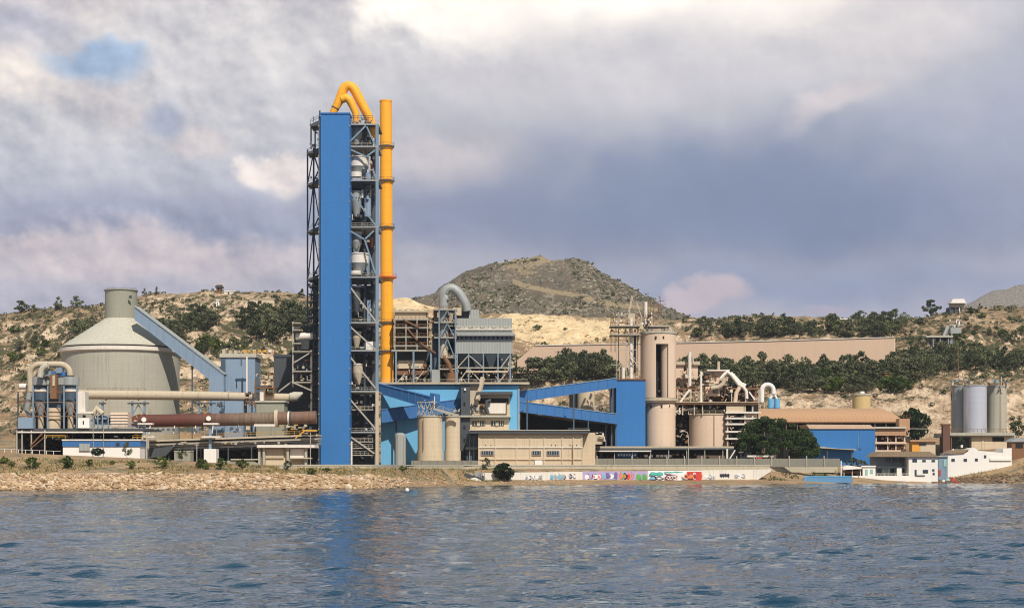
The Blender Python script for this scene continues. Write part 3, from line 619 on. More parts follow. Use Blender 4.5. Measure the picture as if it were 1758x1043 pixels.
for x in (443, 451, 492, 523): Bx(t, 'column', M['concrete'], x, x + 4, 768, 803, 482.5, 2)
Bx(t, 'panel', M['beige_metal'], 455, 487, 770, 786, 483.5, .4); Bx(t, 'panel', M['white_metal'], 498, 522, 770, 785, 483.5, .4); Bx(t, 'ledge', M['beige_metal'], 498, 535, 785, 787, 481.5, 2)
t = thing('concrete_cube', 'plain grey concrete block in the shadow under the kiln deck', 'block', (313, 790, 484)); Bx(t, 'wall', M['turret'], 299, 327, 774, 791, 484, 5); Bx(t, 'cap', M['concrete_roof'], 298.5, 327.5, 773, 774.2, 483.8, 5.4)
t = thing('low_retaining_wall', 'low grey retaining wall under the kiln deck', 'wall', (410, 797, 480)); Pr(t, 'wall', M['turret'], [(371, 791), (431, 788), (446, 797), (446, 803), (371, 797)], 481, 1); Bx(t, 'coping', M['concrete_roof'], 396, 442, 787, 789, 480.5, 1.4)

# ---------------------------------------------------------------- left cooler building
OFF[0] = 0.0
t = thing('gas_cleaning_plant', 'grey twin filter towers with arched ducts on a dark deck', 'processing plant', (90, 770, 470))
Y = 472
Bx(t, 'deck_slab', M['dark_metal'], 26, 252, 735, 738.5, Y - 4, 20); Bx(t, 'deck_edge', M['white_metal'], 30, 245, 740, 742.5, Y - 5, 1.2)
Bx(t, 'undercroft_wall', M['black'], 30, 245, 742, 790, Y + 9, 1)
columns(t, M['steel_light'], (29, 38, 54, 77), 738, None, Y - 4.5, 2); Bx(t, 'dark_pillar', M['black'], 27, 39, 740, 775, Y - 3.6, 6)
columns(t, M['steel_blue'], (57, 82, 110, 132), 662, 735, Y - 4, 2.2); columns(t, M['dark_metal'], (31, 62, 96, 128), 672, 735, Y + 6, 2)
for y_ in (672, 690, 714): Rb(t, 'tie_beam', M['rust_beam'], (31, y_, Y - 3.8), (132, y_, Y - 3.8), 1.4)
for a, b in ((57, 82), (110, 132)):
    Rb(t, 'brace', M['rust_beam'], (a, 714, Y - 3.7), ((a + b) / 2, 694, Y - 3.7), 1.3); Rb(t, 'brace', M['rust_beam'], (b, 714, Y - 3.7), ((a + b) / 2, 694, Y - 3.7), 1.3)
for cx in (70, 121):
    Cy(t, 'tower_drum', M['grey_metal'], cx, 647, 661, 15, Y); Cy(t, 'tower_shell', M['dark_blue'], cx, 661, 690, 11, Y, 11.5); Cy(t, 'tower_collar', M['white_metal'], cx, 668, 673, 11.6, Y)
    Cy(t, 'tower_cone', M['grey_metal'], cx, 690, 712, 4, Y, 11); Cy(t, 'tower_outlet', M['beige_metal'], cx, 712, 735, 5, Y)
Bx(t, 'drum_bridge', M['grey_metal'], 80, 112, 648, 660, Y - 2, 5); Bx(t, 'rusty_duct', M['rust_beam'], 86, 97, 642, 684, Y - 4, 2.5); Bx(t, 'rusty_duct_face', M['beige_metal'], 90, 94, 644, 662, Y - 4.3, .4)
Cy(t, 'cooling_drum', M['cream'], 92, 700, 736, 12, Y - 1); Cy(t, 'drum_band', M['rust_beam'], 92, 706, 708, 12.5, Y - 1); Cy(t, 'drum_band', M['rust_beam'], 92, 719, 721, 12.5, Y - 1); Bx(t, 'dark_housing', M['dark_blue'], 82, 104, 676, 700, Y - 1, 5)
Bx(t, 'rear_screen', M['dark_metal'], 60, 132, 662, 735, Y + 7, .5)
Tb(t, 'arched_duct', M['beige_metal'], [(53, 672, Y - 1), (52, 645, Y - 1)] + arc(68, 640, 16, 180, 90, Y - 1, 6, 15) + [(100, 625, Y - 1)] + arc(102, 641, 18, 88, 8, Y - 1, 7, 16) + [(120, 646, Y - 1)], 5.3, 16)
Tb(t, 'arched_duct', M['concrete_roof'], [(69, 647, Y - 4), (70, 641, Y - 4)] + arc(84, 641, 14, 178, 95, Y - 4, 6, 14), 5.2, 16)
for x in (69, 120): Cy(t, 'duct_flange', M['dark_metal'], x, 644, 646.5, 7, Y - 1)
Tb(t, 'side_duct', M['grey_metal'], [(52, 668, Y - 1), (49, 690, Y - 1), (45, 702, Y - 1), (54, 716, Y)], [5, 5.5, 5, 4], 14)
Bx(t, 'fan_motor', M['steel_blue'], 78, 88, 636, 645, Y - 3, 2); Bx(t, 'fan_casing', M['blue_conv'], 86, 112, 638, 645, Y - 2, 3); Bx(t, 'fan_head', M['steel_blue'], 96, 106, 631, 640, Y - 2.5, 2)
Bx(t, 'blue_cladding', M['pale_blue'], 31, 56, 716, 735, Y - 5, 3); Tb(t, 'white_vessel', M['white_metal'], [(34, 663, Y + 3), (46, 663, Y + 3)], 5, 14)
Bx(t, 'slatted_cabinet', M['pink'], 190, 219, 707, 733, Y - 3, 5)
for y_ in (710, 715, 720, 725): Bx(t, 'slat_shelf', M['white_metal'], 189, 220, y_, y_ + 1.2, Y - 3.3, .4)
Bx(t, 'white_panel', M['white'], 134, 153, 717, 734, Y - 5, 1.5); Bx(t, 'panel_mark', M['black'], 142, 144, 722, 728, Y - 5.1, .15)
Bx(t, 'louvre_stack', M['white_metal'], 133, 146, 672, 706, Y - 1, 4); Tb(t, 'elbow_duct', M['beige_metal'], [(160, 712, Y - 2), (166, 700, Y - 2), (176, 710, Y - 2)], 5, 12)
for x in (160, 168, 176, 186): Rb(t, 'hopper_leg', M['steel_blue'], (x, 712, Y - 3), (x, 735, Y - 3), 2)
Bx(t, 'hopper', M['dark_blue'], 162, 186, 713, 728, Y - 1, 4); Bx(t, 'walkway', M['white_metal'], 133, 160, 706, 709, Y - 4, 4)
clutter(t, 58, 132, 668, 734, Y + 1, 5, 60, ['dark_metal', 'rust_beam', 'steel_light', 'dark_blue', 'beige_metal'], 21, .9)
clutter(t, 134, 240, 712, 734, Y - 2, 6, 40, ['dark_metal', 'beige_metal', 'steel_light', 'pink', 'steel_blue'], 22, .8)
clutter(t, 80, 242, 743, 756, Y - 2, 6, 34, ['beige_metal', 'white_metal', 'dark_metal', 'yellow', 'white'], 23, .7)
clutter(t, 40, 80, 745, 772, Y - 2, 6, 20, ['dark_metal', 'rust_beam', 'black'], 24, .8)
rail(t, M['yellow'], (80, 752, Y - 4.5), (112, 752, Y - 4.5), .9, 1.4, .12); rail(t, M['steel_blue'], (134, 735, Y - 4), (250, 735, Y - 4), 1.1, 1.8, .07); rail(t, M['yellow'], (228, 754, Y - 4), (258, 753, Y - 4), 1.2, 1.2, .12)
Rb(t, 'stair', M['rust_beam'], (52, 765, Y - 5), (74, 742, Y - 5), 2); Rb(t, 'stair', M['rust_beam'], (76, 750, Y - 5), (54, 768, Y - 5.4), 1.6)
columns(t, M['steel_light'], (245, 252), 742, None, Y - 4, 2)
t = thing('blue_and_white_hut', 'long low white hut with a blue upper band on the bank', 'building', (174, 792, 462))
Pr(t, 'wall', M['white'], [(108, 765.5), (240, 765.5), (240, 797), (108, 788)], 462, 7); Bx(t, 'blue_band', M['blue_conv'], 107, 241, 756, 765.8, 461.7, 7.6)
Bx(t, 'shutter', M['grey_rib'], 136, 154, 761, 773, 461.5, .3); Bx(t, 'window', M['glass'], 199, 205, 759, 764, 461.5, .3); Bx(t, 'roof', M['white_metal'], 106, 242, 753.5, 756, 461.5, 8)
for x in (160, 178): Rb(t, 'mast', M['steel_light'], (x, 730, 461), (x, 785, 461), .9)

# ---------------------------------------------------------------- preheater tower
OFF[0] = 45.0
t = thing('preheater_tower', 'tall open steel preheater tower with a full-height blue clad shaft', 'tower', (598, 797, 500))
YF = 500; Bx(t, 'blue_cladding', M['blue'], 550.5, 600, 195, 799, 494, 7)
Bx(t, 'shaft_side', M['dark_blue'], 546.8, 550.6, 199, 799, 495, 8); Bx(t, 'shaft_cap', M['blue'], 549.5, 600.8, 193.2, 195.4, 493.7, 7.6)  # shaft side painted darker to carry the shade of the left face
for x in (547.2, 600.5):
    for y_ in range(215, 790, 26): Bx(t, 'ladder_cage', M['steel_light'], x - .9, x + .5, y_, y_ + 2, 493.8, .7)
FL = [213, 251, 309, 389, 475, 553, 601, 671, 741]
for i, y_ in enumerate(FL):
    x1 = 650 if y_ < 700 else 651
    Bx(t, 'floor_slab', M['steel_light' if i % 2 else 'dark_blue'], 600, x1, y_, y_ + 2.6, YF, 15); Bx(t, 'floor_fascia', M['grey_metal'], 600, x1 + .4, y_ - .8, y_ + 1.6, YF - .5, .4)
    rail(t, M['steel_light'], (601, y_, YF - .2), (x1, y_, YF - .2), 1.2, 1.6, .09)
    Bx(t, 'rear_floor', M['dark_metal'], 552, 602, y_, y_ + 2.6, YF + 5, 12)
for i, (a, b) in enumerate(zip(FL, FL[1:])):
    up = a < 660
    Rb(t, 'column', M['steel_blue' if up else 'beige_metal'], (647.5, a, YF), (647.5, b, YF), 5 if up else 5.4)
    for x in (603, 628, 645): Rb(t, 'rear_column', M['dark_blue'], (x, a, YF + 14), (x, b, YF + 14), 4)
    Rb(t, 'inner_column', M['dark_metal'], (626, a, YF + 5), (626, b, YF + 5), 3)
Rb(t, 'column', M['beige_metal'], (647.5, 741, YF), (647.5, 799, YF), 5.4); Rb(t, 'column', M['white_metal'], (603, 757, YF - 1), (603, 799, YF - 1), 4)
for x in (628, 645): Rb(t, 'rear_column', M['dark_blue'], (x, 741, YF + 14), (x, 799, YF + 14), 4)
br = [((602, 242), (622, 222)), ((622, 222), (628, 216)), ((630, 218), (644, 250)), ((602, 257), (629, 269)), ((629, 269), (644, 258)), ((640, 290), (646, 308)), ((600, 328), (646, 388)), ((601, 396), (626, 411)), ((626, 411), (642, 396)), ((626, 411), (645, 470)), ((601, 492), (645, 551)), ((601, 560), (645, 600)), ((601, 612), (645, 666)), ((602, 686), (646, 737)), ((603, 750), (643, 778)), ((603, 790), (643, 806))]
for (a, b), (c_, d) in br[:-1]: Rb(t, 'brace', M['steel_blue' if b < 480 else 'steel_light'], (a, b, YF - .3), (c_, d, YF - .3), 2.6)
def cyclone(cx, y0, y1, y2, r_, name='cyclone', m='grey_metal', Yc=504.2):
    cc = MB().cy(cx, y0, y1, r_, Yc).build(name, M['white_metal' if r_ > 15 else m], t); z_ = P(cx, y1, Yc)
    Cy(cc, 'cyclone_cone', M[m], cx, y1, y2, r_ * .45, Yc, r_); Cy(cc, 'cyclone_band', M['white_metal'], cx, y0 - 1, y0 + 1, r_ + .8, Yc); return cc
cyclone(616, 271, 287, 303, 17); cyclone(617, 436, 452, 470, 16); cyclone(612, 214, 232, 248, 10); Cy(t, 'cyclone_outlet', M['white_metal'], 611, 296, 304, 10, 502); Cy(t, 'cyclone_outlet', M['white_metal'], 610, 465, 471, 10, 502)
cyclone(612, 330, 345, 372, 10); cyclone(612, 400, 415, 432, 9); cyclone(612, 492, 512, 540, 7, m='dark_metal'); cyclone(612, 570, 580, 596, 8, m='beige_metal'); cyclone(614, 625, 640, 660, 9, m='beige_metal')
Cy(t, 'blue_vessel', M['pale_blue'], 631, 340, 372, 6, 504); Cy(t, 'blue_vessel', M['pale_blue'], 632, 297, 308, 5, 503); Cy(t, 'white_pipe', M['white_metal'], 622, 326, 340, 1.8, 503); Cy(t, 'white_pipe', M['white_metal'], 636, 312, 338, 1.4, 507)
Bx(t, 'blue_duct', M['steel_blue'], 629, 634, 440, 474, 504, 2); Bx(t, 'blue_duct', M['steel_blue'], 630, 636, 515, 552, 504, 2); Bx(t, 'white_panel', M['white'], 628, 644, 586, 600, 502, 1.5)
Tb(t, 'orange_pipe', M['orange_red'], [(638, 278, 505), (639, 300, 505)], 1.7, 10); Tb(t, 'orange_pipe', M['orange_red'], [(638, 408, 505), (638, 424, 505)], 1.7, 10); Tb(t, 'down_duct', M['dark_metal'], [(640, 255, 510), (640, 660, 510)], 4, 12)
for y0, y1 in zip(FL, FL[1:] + [797]):
    clutter(t, 602, 643, y0 + 5, y1 - 3, 501, 9, int((y1 - y0) / 2.2), ['grey_metal', 'white_metal', 'steel_light', 'beige_metal', 'dark_blue', 'rust_beam', 'pale_blue'], int(y0) + 1, .8)
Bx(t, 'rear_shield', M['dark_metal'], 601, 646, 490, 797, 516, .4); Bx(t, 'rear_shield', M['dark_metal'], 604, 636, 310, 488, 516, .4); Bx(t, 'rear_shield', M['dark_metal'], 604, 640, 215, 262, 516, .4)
for y_ in (702, 757, 768, 780): Bx(t, 'walkway', M['steel_light'], 604, 640, y_, y_ + 1.6, YF, 4); rail(t, M['steel_light'], (604, y_, YF), (640, y_, YF), 1.1, 1.2, .1)
clutter(t, 602, 642, 203, 212, 501, 6, 22, ['white_metal', 'steel_light', 'dark_metal', 'beige_metal', 'pale_blue'], 77, .7)
# left flank stepping back, its shade put into the dark steel colours
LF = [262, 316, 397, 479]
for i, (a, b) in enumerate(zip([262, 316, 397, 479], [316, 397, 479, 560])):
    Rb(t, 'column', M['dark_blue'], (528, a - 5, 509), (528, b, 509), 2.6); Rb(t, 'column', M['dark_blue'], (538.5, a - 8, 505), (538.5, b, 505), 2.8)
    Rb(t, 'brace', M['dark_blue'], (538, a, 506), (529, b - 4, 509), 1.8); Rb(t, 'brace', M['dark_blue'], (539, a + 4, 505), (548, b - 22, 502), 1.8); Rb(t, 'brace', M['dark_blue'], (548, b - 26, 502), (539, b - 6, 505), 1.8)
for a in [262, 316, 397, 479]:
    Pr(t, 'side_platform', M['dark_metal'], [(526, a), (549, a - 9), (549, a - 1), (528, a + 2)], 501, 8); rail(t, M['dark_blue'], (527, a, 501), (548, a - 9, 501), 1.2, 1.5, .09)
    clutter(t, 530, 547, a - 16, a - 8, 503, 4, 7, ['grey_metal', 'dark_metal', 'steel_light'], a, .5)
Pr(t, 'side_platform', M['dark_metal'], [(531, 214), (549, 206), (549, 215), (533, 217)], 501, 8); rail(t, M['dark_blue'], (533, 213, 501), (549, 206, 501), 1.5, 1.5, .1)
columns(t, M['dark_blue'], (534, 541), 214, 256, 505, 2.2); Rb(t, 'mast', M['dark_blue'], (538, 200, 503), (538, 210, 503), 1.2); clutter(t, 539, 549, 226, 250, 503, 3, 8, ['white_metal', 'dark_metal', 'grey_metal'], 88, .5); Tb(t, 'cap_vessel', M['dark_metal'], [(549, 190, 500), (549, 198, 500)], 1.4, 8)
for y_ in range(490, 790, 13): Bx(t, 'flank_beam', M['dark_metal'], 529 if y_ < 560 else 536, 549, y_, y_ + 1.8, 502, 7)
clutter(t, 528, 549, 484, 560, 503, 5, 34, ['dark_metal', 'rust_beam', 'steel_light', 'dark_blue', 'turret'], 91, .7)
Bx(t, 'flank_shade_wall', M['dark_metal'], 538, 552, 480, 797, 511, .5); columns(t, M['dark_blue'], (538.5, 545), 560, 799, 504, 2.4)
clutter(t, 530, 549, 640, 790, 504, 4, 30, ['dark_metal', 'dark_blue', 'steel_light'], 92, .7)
# lower annexe on the left
Rb(t, 'annexe_column', M['steel_light'], (503, 552, 503), (503, 664, 503), 2.2); Rb(t, 'annexe_column', M['steel_light'], (535, 600, 503), (535, 708, 503), 3)
for y_ in (553, 565, 588, 602, 636, 655): Bx(t, 'annexe_deck', M['steel_light'], 503, 516 if y_ < 590 else 536, y_, y_ + 1.8, 502, 8)
Tb(t, 'round_duct', M['white_metal'], [(508, 577.5, 505), (541, 576.5, 505)], 6.2, 16); Cy(t, 'duct_support', M['dark_metal'], 524, 584, 600, 11, 507, 15)
Rb(t, 'brace', M['steel_light'], (505, 622, 502), (531, 606, 502), 2); Rb(t, 'brace', M['steel_light'], (503, 656, 502), (535, 670, 502), 2.4)
clutter(t, 504, 536, 556, 600, 506, 4, 16, ['dark_metal', 'beige_metal', 'yellow'], 93, .7); clutter(t, 504, 534, 618, 655, 503, 4, 26, ['beige_metal', 'steel_light', 'rust_beam', 'pale_blue', 'turret'], 94, .8)
Bx(t, 'annexe_back', M['dark_metal'], 505, 549, 560, 720, 512, .5); Rb(t, 'stair', M['steel_light'], (478, 672, 506), (503, 653, 506), 2.2)

t = thing('gas_riser_duct', 'orange twin-legged gas duct arching over the tower top', 'duct', (600, 213, 503))
Tb(t, 'duct', M['orange'], [(571, 199, 503), (572, 193, 503), (583, 172, 503), (588, 158, 503), (592, 150, 503), (598, 147, 503), (605, 150, 503), (610, 157, 503), (636, 207, 503), (640, 214, 503), (641, 236, 503)], [5, 6, 8, 8.2, 8.2, 8.2, 8.2, 8.2, 7.6, 6.5, 4.5], 20)
Tb(t, 'branch_duct', M['orange'], [(586, 171, 502.5), (594, 168, 502.5), (600, 172, 502.5), (606, 183, 502.5), (611, 195, 502.5), (611, 212, 502.5)], [7, 7.6, 7, 6.4, 6, 5.5], 18)
Tb(t, 'duct_flange', M['dark_metal'], [(575.2, 186.6, 503), (576, 185, 503)], 7.2, 18)
rail(t, M['dark_metal'], (600, 207, 500), (640, 207, 500), 1.6, 1.2, .12)
OFF[0] = 0.0
t = thing('chimney', 'slender orange-yellow chimney with ring platforms beside the tower', 'chimney', (664.5, 660, 603))
cx = lambda y_: float(np.interp(y_, [174, 657], [662.3, 664.8]))
MB().tube([P(cx(y_), y_, 603) for y_ in (174, 250, 330, 410, 500, 580, 700, 797)], [10.4 * 603 / F] * 2 + [10.6 * 603 / F] * 3 + [10.9 * 603 / F] * 3, 32).build('shell', M['orange'], t)
Cy(t, 'rim', M['orange'], 662.3, 173, 175.5, 10.9, 603); Cy(t, 'flue_mouth', M['black'], 662.3, 172.6, 173.4, 9.4, 603)
for y_ in (252, 311, 391, 476, 554, 603):
    w = 14.2 if y_ != 476 else 17; m_ = M['dark_metal'] if y_ != 476 else M['orange_red']
    rp = Cy(t, 'ring_platform', m_, cx(y_), y_ - 1, y_ + 1.2, w, 603); Cy(t, 'ring_bracket', M['orange'], cx(y_), y_ + 1.2, y_ + 5, 11.2, 603, 13)
    o = MB(); k_ = 603 / F; zc = P(0, y_, 603).z; c_ = P(cx(y_), y_, 603)
    for j in range(14): a = j * 6.2832 / 14; o.beam((c_.x + w * k_ * math.cos(a), 603 + w * k_ * math.sin(a), zc), (c_.x + w * k_ * math.cos(a), 603 + w * k_ * math.sin(a), zc + 1.2), .06); a2 = a + .4488; o.beam((c_.x + w * k_ * math.cos(a), 603 + w * k_ * math.sin(a), zc + 1.2), (c_.x + w * k_ * math.cos(a2), 603 + w * k_ * math.sin(a2), zc + 1.2), .07)
    o.build('railing', m_, rp); Rb(t, 'tie_beam', M['dark_blue'], (648, y_ + 1, 556), (656, y_ + 1, 600), 2); Rb(t, 'knee_brace', M['dark_blue'], (649, y_ + 8, 557), (656, y_ + 3, 600), 1.6)
# ---------------------------------------------------------------- middle: light blue hall and what stands on it
Y = 592
t = thing('light_blue_hall', 'big light blue sheet-metal hall right of the chimney', 'building', (770, 797, Y))
Bx(t, 'wall', M['sky_blue'], 654, 891, 660, 799, Y, 26); Bx(t, 'roof_slab', M['beige_metal'], 641, 909, 655.5, 659, Y - 1.6, 29); Bx(t, 'eave_band', M['blue_conv'], 690, 893, 659.2, 661.5, Y - .4, .6)  # blue strip under the roof slab is the overhang's shadow, put in as colour
Bx(t, 'corner_trim', M['pale_blue'], 889, 892, 667, 799, Y - .3, .6); rail(t, M['steel_light'], (645, 655.5, Y - 1.5), (905, 655.5, Y - 1.5), 1.1, 3, .07)
t = thing('upper_conveyor', 'short dark blue gallery dipping from the tower to the small silos', 'conveyor', (745, 692, 571))
inclined(t, 'gallery_body', M['blue_conv'], (643, 657, 588), (738, 681, 572), (15, 20), 3.2); inclined(t, 'gallery_end', M['blue_conv'], (738, 674, 572), (746, 676, 571), (25, 17), 3.4); Rb(t, 'support_leg', M['dark_blue'], (737, 690, 573), (737, 716, 573), 2.4)
t = thing('rising_conveyor', 'long dark blue gallery rising from behind the mill to the blue silo tower', 'conveyor', (860, 700, 586))
inclined(t, 'gallery_body', M['blue_conv'], (655, 703, 586), (1059, 648.5, 600), (22, 16), 3); inclined(t, 'gallery_roof', M['steel_blue'], (654, 702, 585.8), (1059, 647.5, 599.8), (1.4, 1.4), 3.5)
for x in (680, 905, 985): Rb(t, 'support_leg', M['dark_blue'], (x, 700 - (x - 700) * .09, 588), (x, 799, 588), 2.4)
t = thing('descending_conveyor', 'dark blue gallery sloping down to the foot of the blue silo tower', 'conveyor', (975, 722, 592))
inclined(t, 'gallery_body', M['blue_conv'], (892, 689, 592), (1059, 710, 598), (17, 17), 3); inclined(t, 'gallery_roof', M['steel_blue'], (891, 687.8, 591.8), (1059, 709, 597.8), (1.4, 1.4), 3.5)
Rb(t, 'support_leg', M['dark_blue'], (1010, 720, 596), (1010, 799, 596), 2)

def silo(name, lab, cx_, y0, y1, r_, Y, mat, rim=True, cat='silo'):
    t = thing(name, lab, cat, (cx_, y1, Y)); Cy(t, 'shell', mat, cx_, y0, y1, r_, Y, n=40)
    if rim: Cy(t, 'roof_rim', M['concrete_roof'], cx_, y0 - 2, y0 + .5, r_ + 1.2, Y, n=40)
    return t
t = silo('concrete_silo', 'wider of the two cream silos before the light blue hall', 738.5, 715, 799, 21.5, 562, M['cream'])
Cy(t, 'base_ring', M['cream'], 738.5, 772, 799, 22.3, 562, n=40); Rb(t, 'ladder', M['rust_beam'], (727, 716, 557.6), (727, 772, 557.6), .8)
rail(t, M['steel_light'], (717, 713, 558), (760, 713, 558), 1.1, 1.5, .08); Rb(t, 'mast', M['white_metal'], (746, 680, 560), (746, 713, 560), 1.4)
for a, b in ((717, 722), (722, 730), (730, 737), (737, 744)): Rb(t, 'frame_strut', M['steel_light'], (a, 713, 559), (b, 692 + (a % 5), 559), .9); Rb(t, 'frame_strut', M['steel_light'], (b, 713, 559), (a, 690, 559), .9)
Rb(t, 'platform_beam', M['steel_light'], (716, 690, 559), (750, 690, 559), 1); clutter(t, 718, 750, 686, 712, 560, 3, 20, ['steel_light', 'beige_metal', 'dark_metal'], 31, .6)
t = silo('concrete_silo', 'narrower of the two cream silos, tucked beside the dark mill shaft', 777, 715, 799, 13.2, 564, M['cream'])
Cy(t, 'base_ring', M['cream'], 777, 773, 799, 14, 564, n=40); Rb(t, 'walkway', M['steel_light'], (744, 701, 559), (788, 713, 559), 4); rail(t, M['steel_light'], (744, 699, 558.5), (788, 711, 558.5), 1.1, 1.5, .08)
clutter(t, 752, 790, 700, 713, 561, 3, 14, ['steel_light', 'beige_metal', 'dark_metal'], 32, .6)
t = silo('small_metal_silo', 'slim grey metal silo standing left of the cream silos', 687, 746, 799, 9.8, 556, M['grey_rib'], False)
Cy(t, 'dome', M['grey_metal'], 687, 742.5, 746, 9.8, 556, 5, n=32)
for x in (680, 693): Rb(t, 'ladder', M['steel_light'], (x, 746, 554), (x, 798, 554), .8)
t = thing('yard_wall', 'low stained grey wall at the foot of the cream silos', 'wall', (760, 797, 553)); Bx(t, 'wall', M['wall_grey'], 706, 821, 790, 801, 553, .4)
for x in range(710, 821, 14): Bx(t, 'pilaster', M['wall_grey'], x, x + 1.5, 789.4, 801, 552.8, .3)

Y = 586; t = thing('mill_building', 'tall cream concrete mill house with a roofed open upper storey', 'building', (835, 797, Y))
Bx(t, 'shaft', M['dark_metal'], 791.5, 807, 662, 799, Y - 1, 12); Bx(t, 'shaft_front', M['beige_metal'], 806.8, 822, 660, 713, Y, 11); Bx(t, 'shaft_cap', M['dark_metal'], 790, 823, 658, 660.3, Y - 1.6, 13)  # dark shaft is the mill's shade side, with the shade painted in
Bx(t, 'upper_wall', M['cream'], 821.8, 875, 677, 713, Y + 1, 10); Bx(t, 'upper_roof', M['dark_metal'], 818, 880, 672, 676.6, Y - 2, 14)
Bx(t, 'floor_slab', M['concrete_roof'], 789, 877, 712.4, 715.4, Y - 2.5, 14); Bx(t, 'slab_shadow_beam', M['concrete'], 807, 874, 715.4, 718, Y - .6, 10)
Bx(t, 'lower_wall', M['cream'], 807, 874, 718, 742, Y - .3, 12); Bx(t, 'frame_opening', M['black'], 822.5, 873, 683, 692, Y + .7, .4); Bx(t, 'panel', M['white_metal'], 838, 868, 691.5, 709, Y + .2, .6); Bx(t, 'rusty_post', M['rust_beam'], 868.5, 870.5, 690, 710, Y + .2, .5)
Tb(t, 'fan_duct', M['dark_metal'], [(838, 710, Y - 1), (835, 700, Y - 1), (836, 688, Y - 1), (843, 687, Y - 1)], 3, 12); clutter(t, 809, 836, 692, 712, Y - 1.5, 2, 26, ['dark_metal', 'rust_beam', 'steel_light', 'beige_metal'], 33, .7)
Rb(t, 'slanted_chute', M['beige_metal'], (820, 686, Y - 2), (829, 648, Y + 2), 6); Bx(t, 'grille', M['dark_metal'], 809, 818, 695, 704, Y - .3, .4)
for x0 in (811, 843):
    w_ = Bx(t, 'window', M['glass'], x0, x0 + 22, 722, 730.5, Y - .5, .2)
    for i in range(5): Bx(w_, 'mullion', M['cream'], x0 + 3.6 + i * 4, x0 + 4.6 + i * 4, 722, 730.5, Y - .6, .1)
    Bx(w_, 'shutter', M['beige_metal'], x0 + 8, x0 + 13, 724, 730.5, Y - .7, .1)
for y_ in (690, 730, 752, 775): Bx(t, 'shaft_opening', M['black'], 796, 799, y_, y_ + 6, Y - 1.2, .2)
Bx(t, 'shaft_lamp', M['white'], 797, 800, 666, 670, Y - 1.6, .4)
Bx(t, 'stair_glass', M['glass'], 800, 820.5, 744, 769, Y - 9, 3); Bx(t, 'stair_sill', M['grey_metal'], 799, 821, 767, 771, Y - 9.2, 3.4); Bx(t, 'stair_wall', M['dark_blue'], 801, 820.5, 771, 799, Y - 8, 3)
for x in (806, 813): Bx(t, 'mullion', M['grey_metal'], x, x + 1, 744, 797, Y - 9.3, .2)

Y = 573; t = thing('cream_factory_hall', 'long low cream hall with a dark roof edge and three window groups', 'building', (910, 797, Y))
Bx(t, 'wall', M['cream'], 821.5, 1000, 743.5, 800, Y, 16); Bx(t, 'roof', M['dark_metal'], 806, 1012, 738.6, 743.5, Y - 1.5, 20); Bx(t, 'roof_edge', M['concrete_roof'], 805, 1013, 737.4, 738.8, Y - 1.8, 20.5)
for x in (821, 849.5, 886, 909, 933, 964, 983, 998): Bx(t, 'pilaster', M['cream'], x, x + 2.2, 743.6, 800, Y - .25, .3)
for y_ in (766.5, 787): Bx(t, 'string_course', M['white_metal' if y_ < 770 else 'cream'], 821, 1000.5, y_, y_ + 1.8, Y - .35, .4)
for x0, w in ((826.5, 21), (914, 14.5), (939.5, 21)):
    fr = Bx(t, 'window', M['white_metal'], x0 - .8, x0 + w + .8, 772.6, 781, Y - .4, .3); Bx(fr, 'pane', M['glass'], x0, x0 + w, 773.4, 780.2, Y - .5, .15)
    for i in range(int(w // 4)): Bx(fr, 'mullion', M['grey_metal'], x0 + 3 + i * 4.1, x0 + 3.9 + i * 4.1, 773.4, 780.2, Y - .6, .12)
Bx(t, 'door', M['white'], 918, 931, 789.5, 799, Y - .5, .3); Rb(t, 'drain_pipe', M['rust_beam'], (983, 762, Y - .5), (983, 799, Y - .5), .9)
for x in (833, 842, 946, 953, 978, 989): Bx(t, 'vent_hole', M['black'], x, x + 1.6, 763, 764.6, Y - .1, .15)
t = thing('cream_annexe', 'cream annexe block with rooftop machines right of the factory hall', 'building', (1017, 797, 580))
Bx(t, 'wall', M['cream'], 1000.5, 1022, 742, 800, 580, 12); Bx(t, 'side_box', M['beige_metal'], 1021, 1035, 746, 762, 581, 8); clutter(t, 1022, 1040, 740, 760, 581, 4, 16, ['beige_metal', 'dark_metal', 'white_metal'], 35, .7)
Tb(t, 'vent_elbow', M['beige_metal'], [(1028, 748, 580), (1037, 750, 580), (1037, 757, 580)], 2, 10)
t = thing('open_store', 'dark open storage shed under the descending gallery', 'shed', (975, 797, 606))
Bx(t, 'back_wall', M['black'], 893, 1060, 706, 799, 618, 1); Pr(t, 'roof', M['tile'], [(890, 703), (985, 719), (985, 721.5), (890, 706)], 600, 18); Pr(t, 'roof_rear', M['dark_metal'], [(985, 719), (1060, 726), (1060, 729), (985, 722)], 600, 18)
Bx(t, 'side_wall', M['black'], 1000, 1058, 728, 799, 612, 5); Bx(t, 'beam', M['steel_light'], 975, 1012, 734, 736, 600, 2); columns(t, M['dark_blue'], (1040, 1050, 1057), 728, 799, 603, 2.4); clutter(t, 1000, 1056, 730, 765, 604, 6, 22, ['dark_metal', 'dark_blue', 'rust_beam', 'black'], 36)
Bx(t, 'rear_barrow', M['rust_beam'], 893, 985, 700, 706, 625, 4)
t = silo('round_bin', 'round cream bin seen between the two dark blue galleries', 1006, 668, 712, 15, 640, M['cream']); Bx(t, 'side_duct', M['black'], 978, 991, 672, 706, 640, 4); clutter(t, 990, 1022, 655, 667, 640, 4, 9, ['beige_metal', 'steel_light', 'dark_metal'], 37, .6)
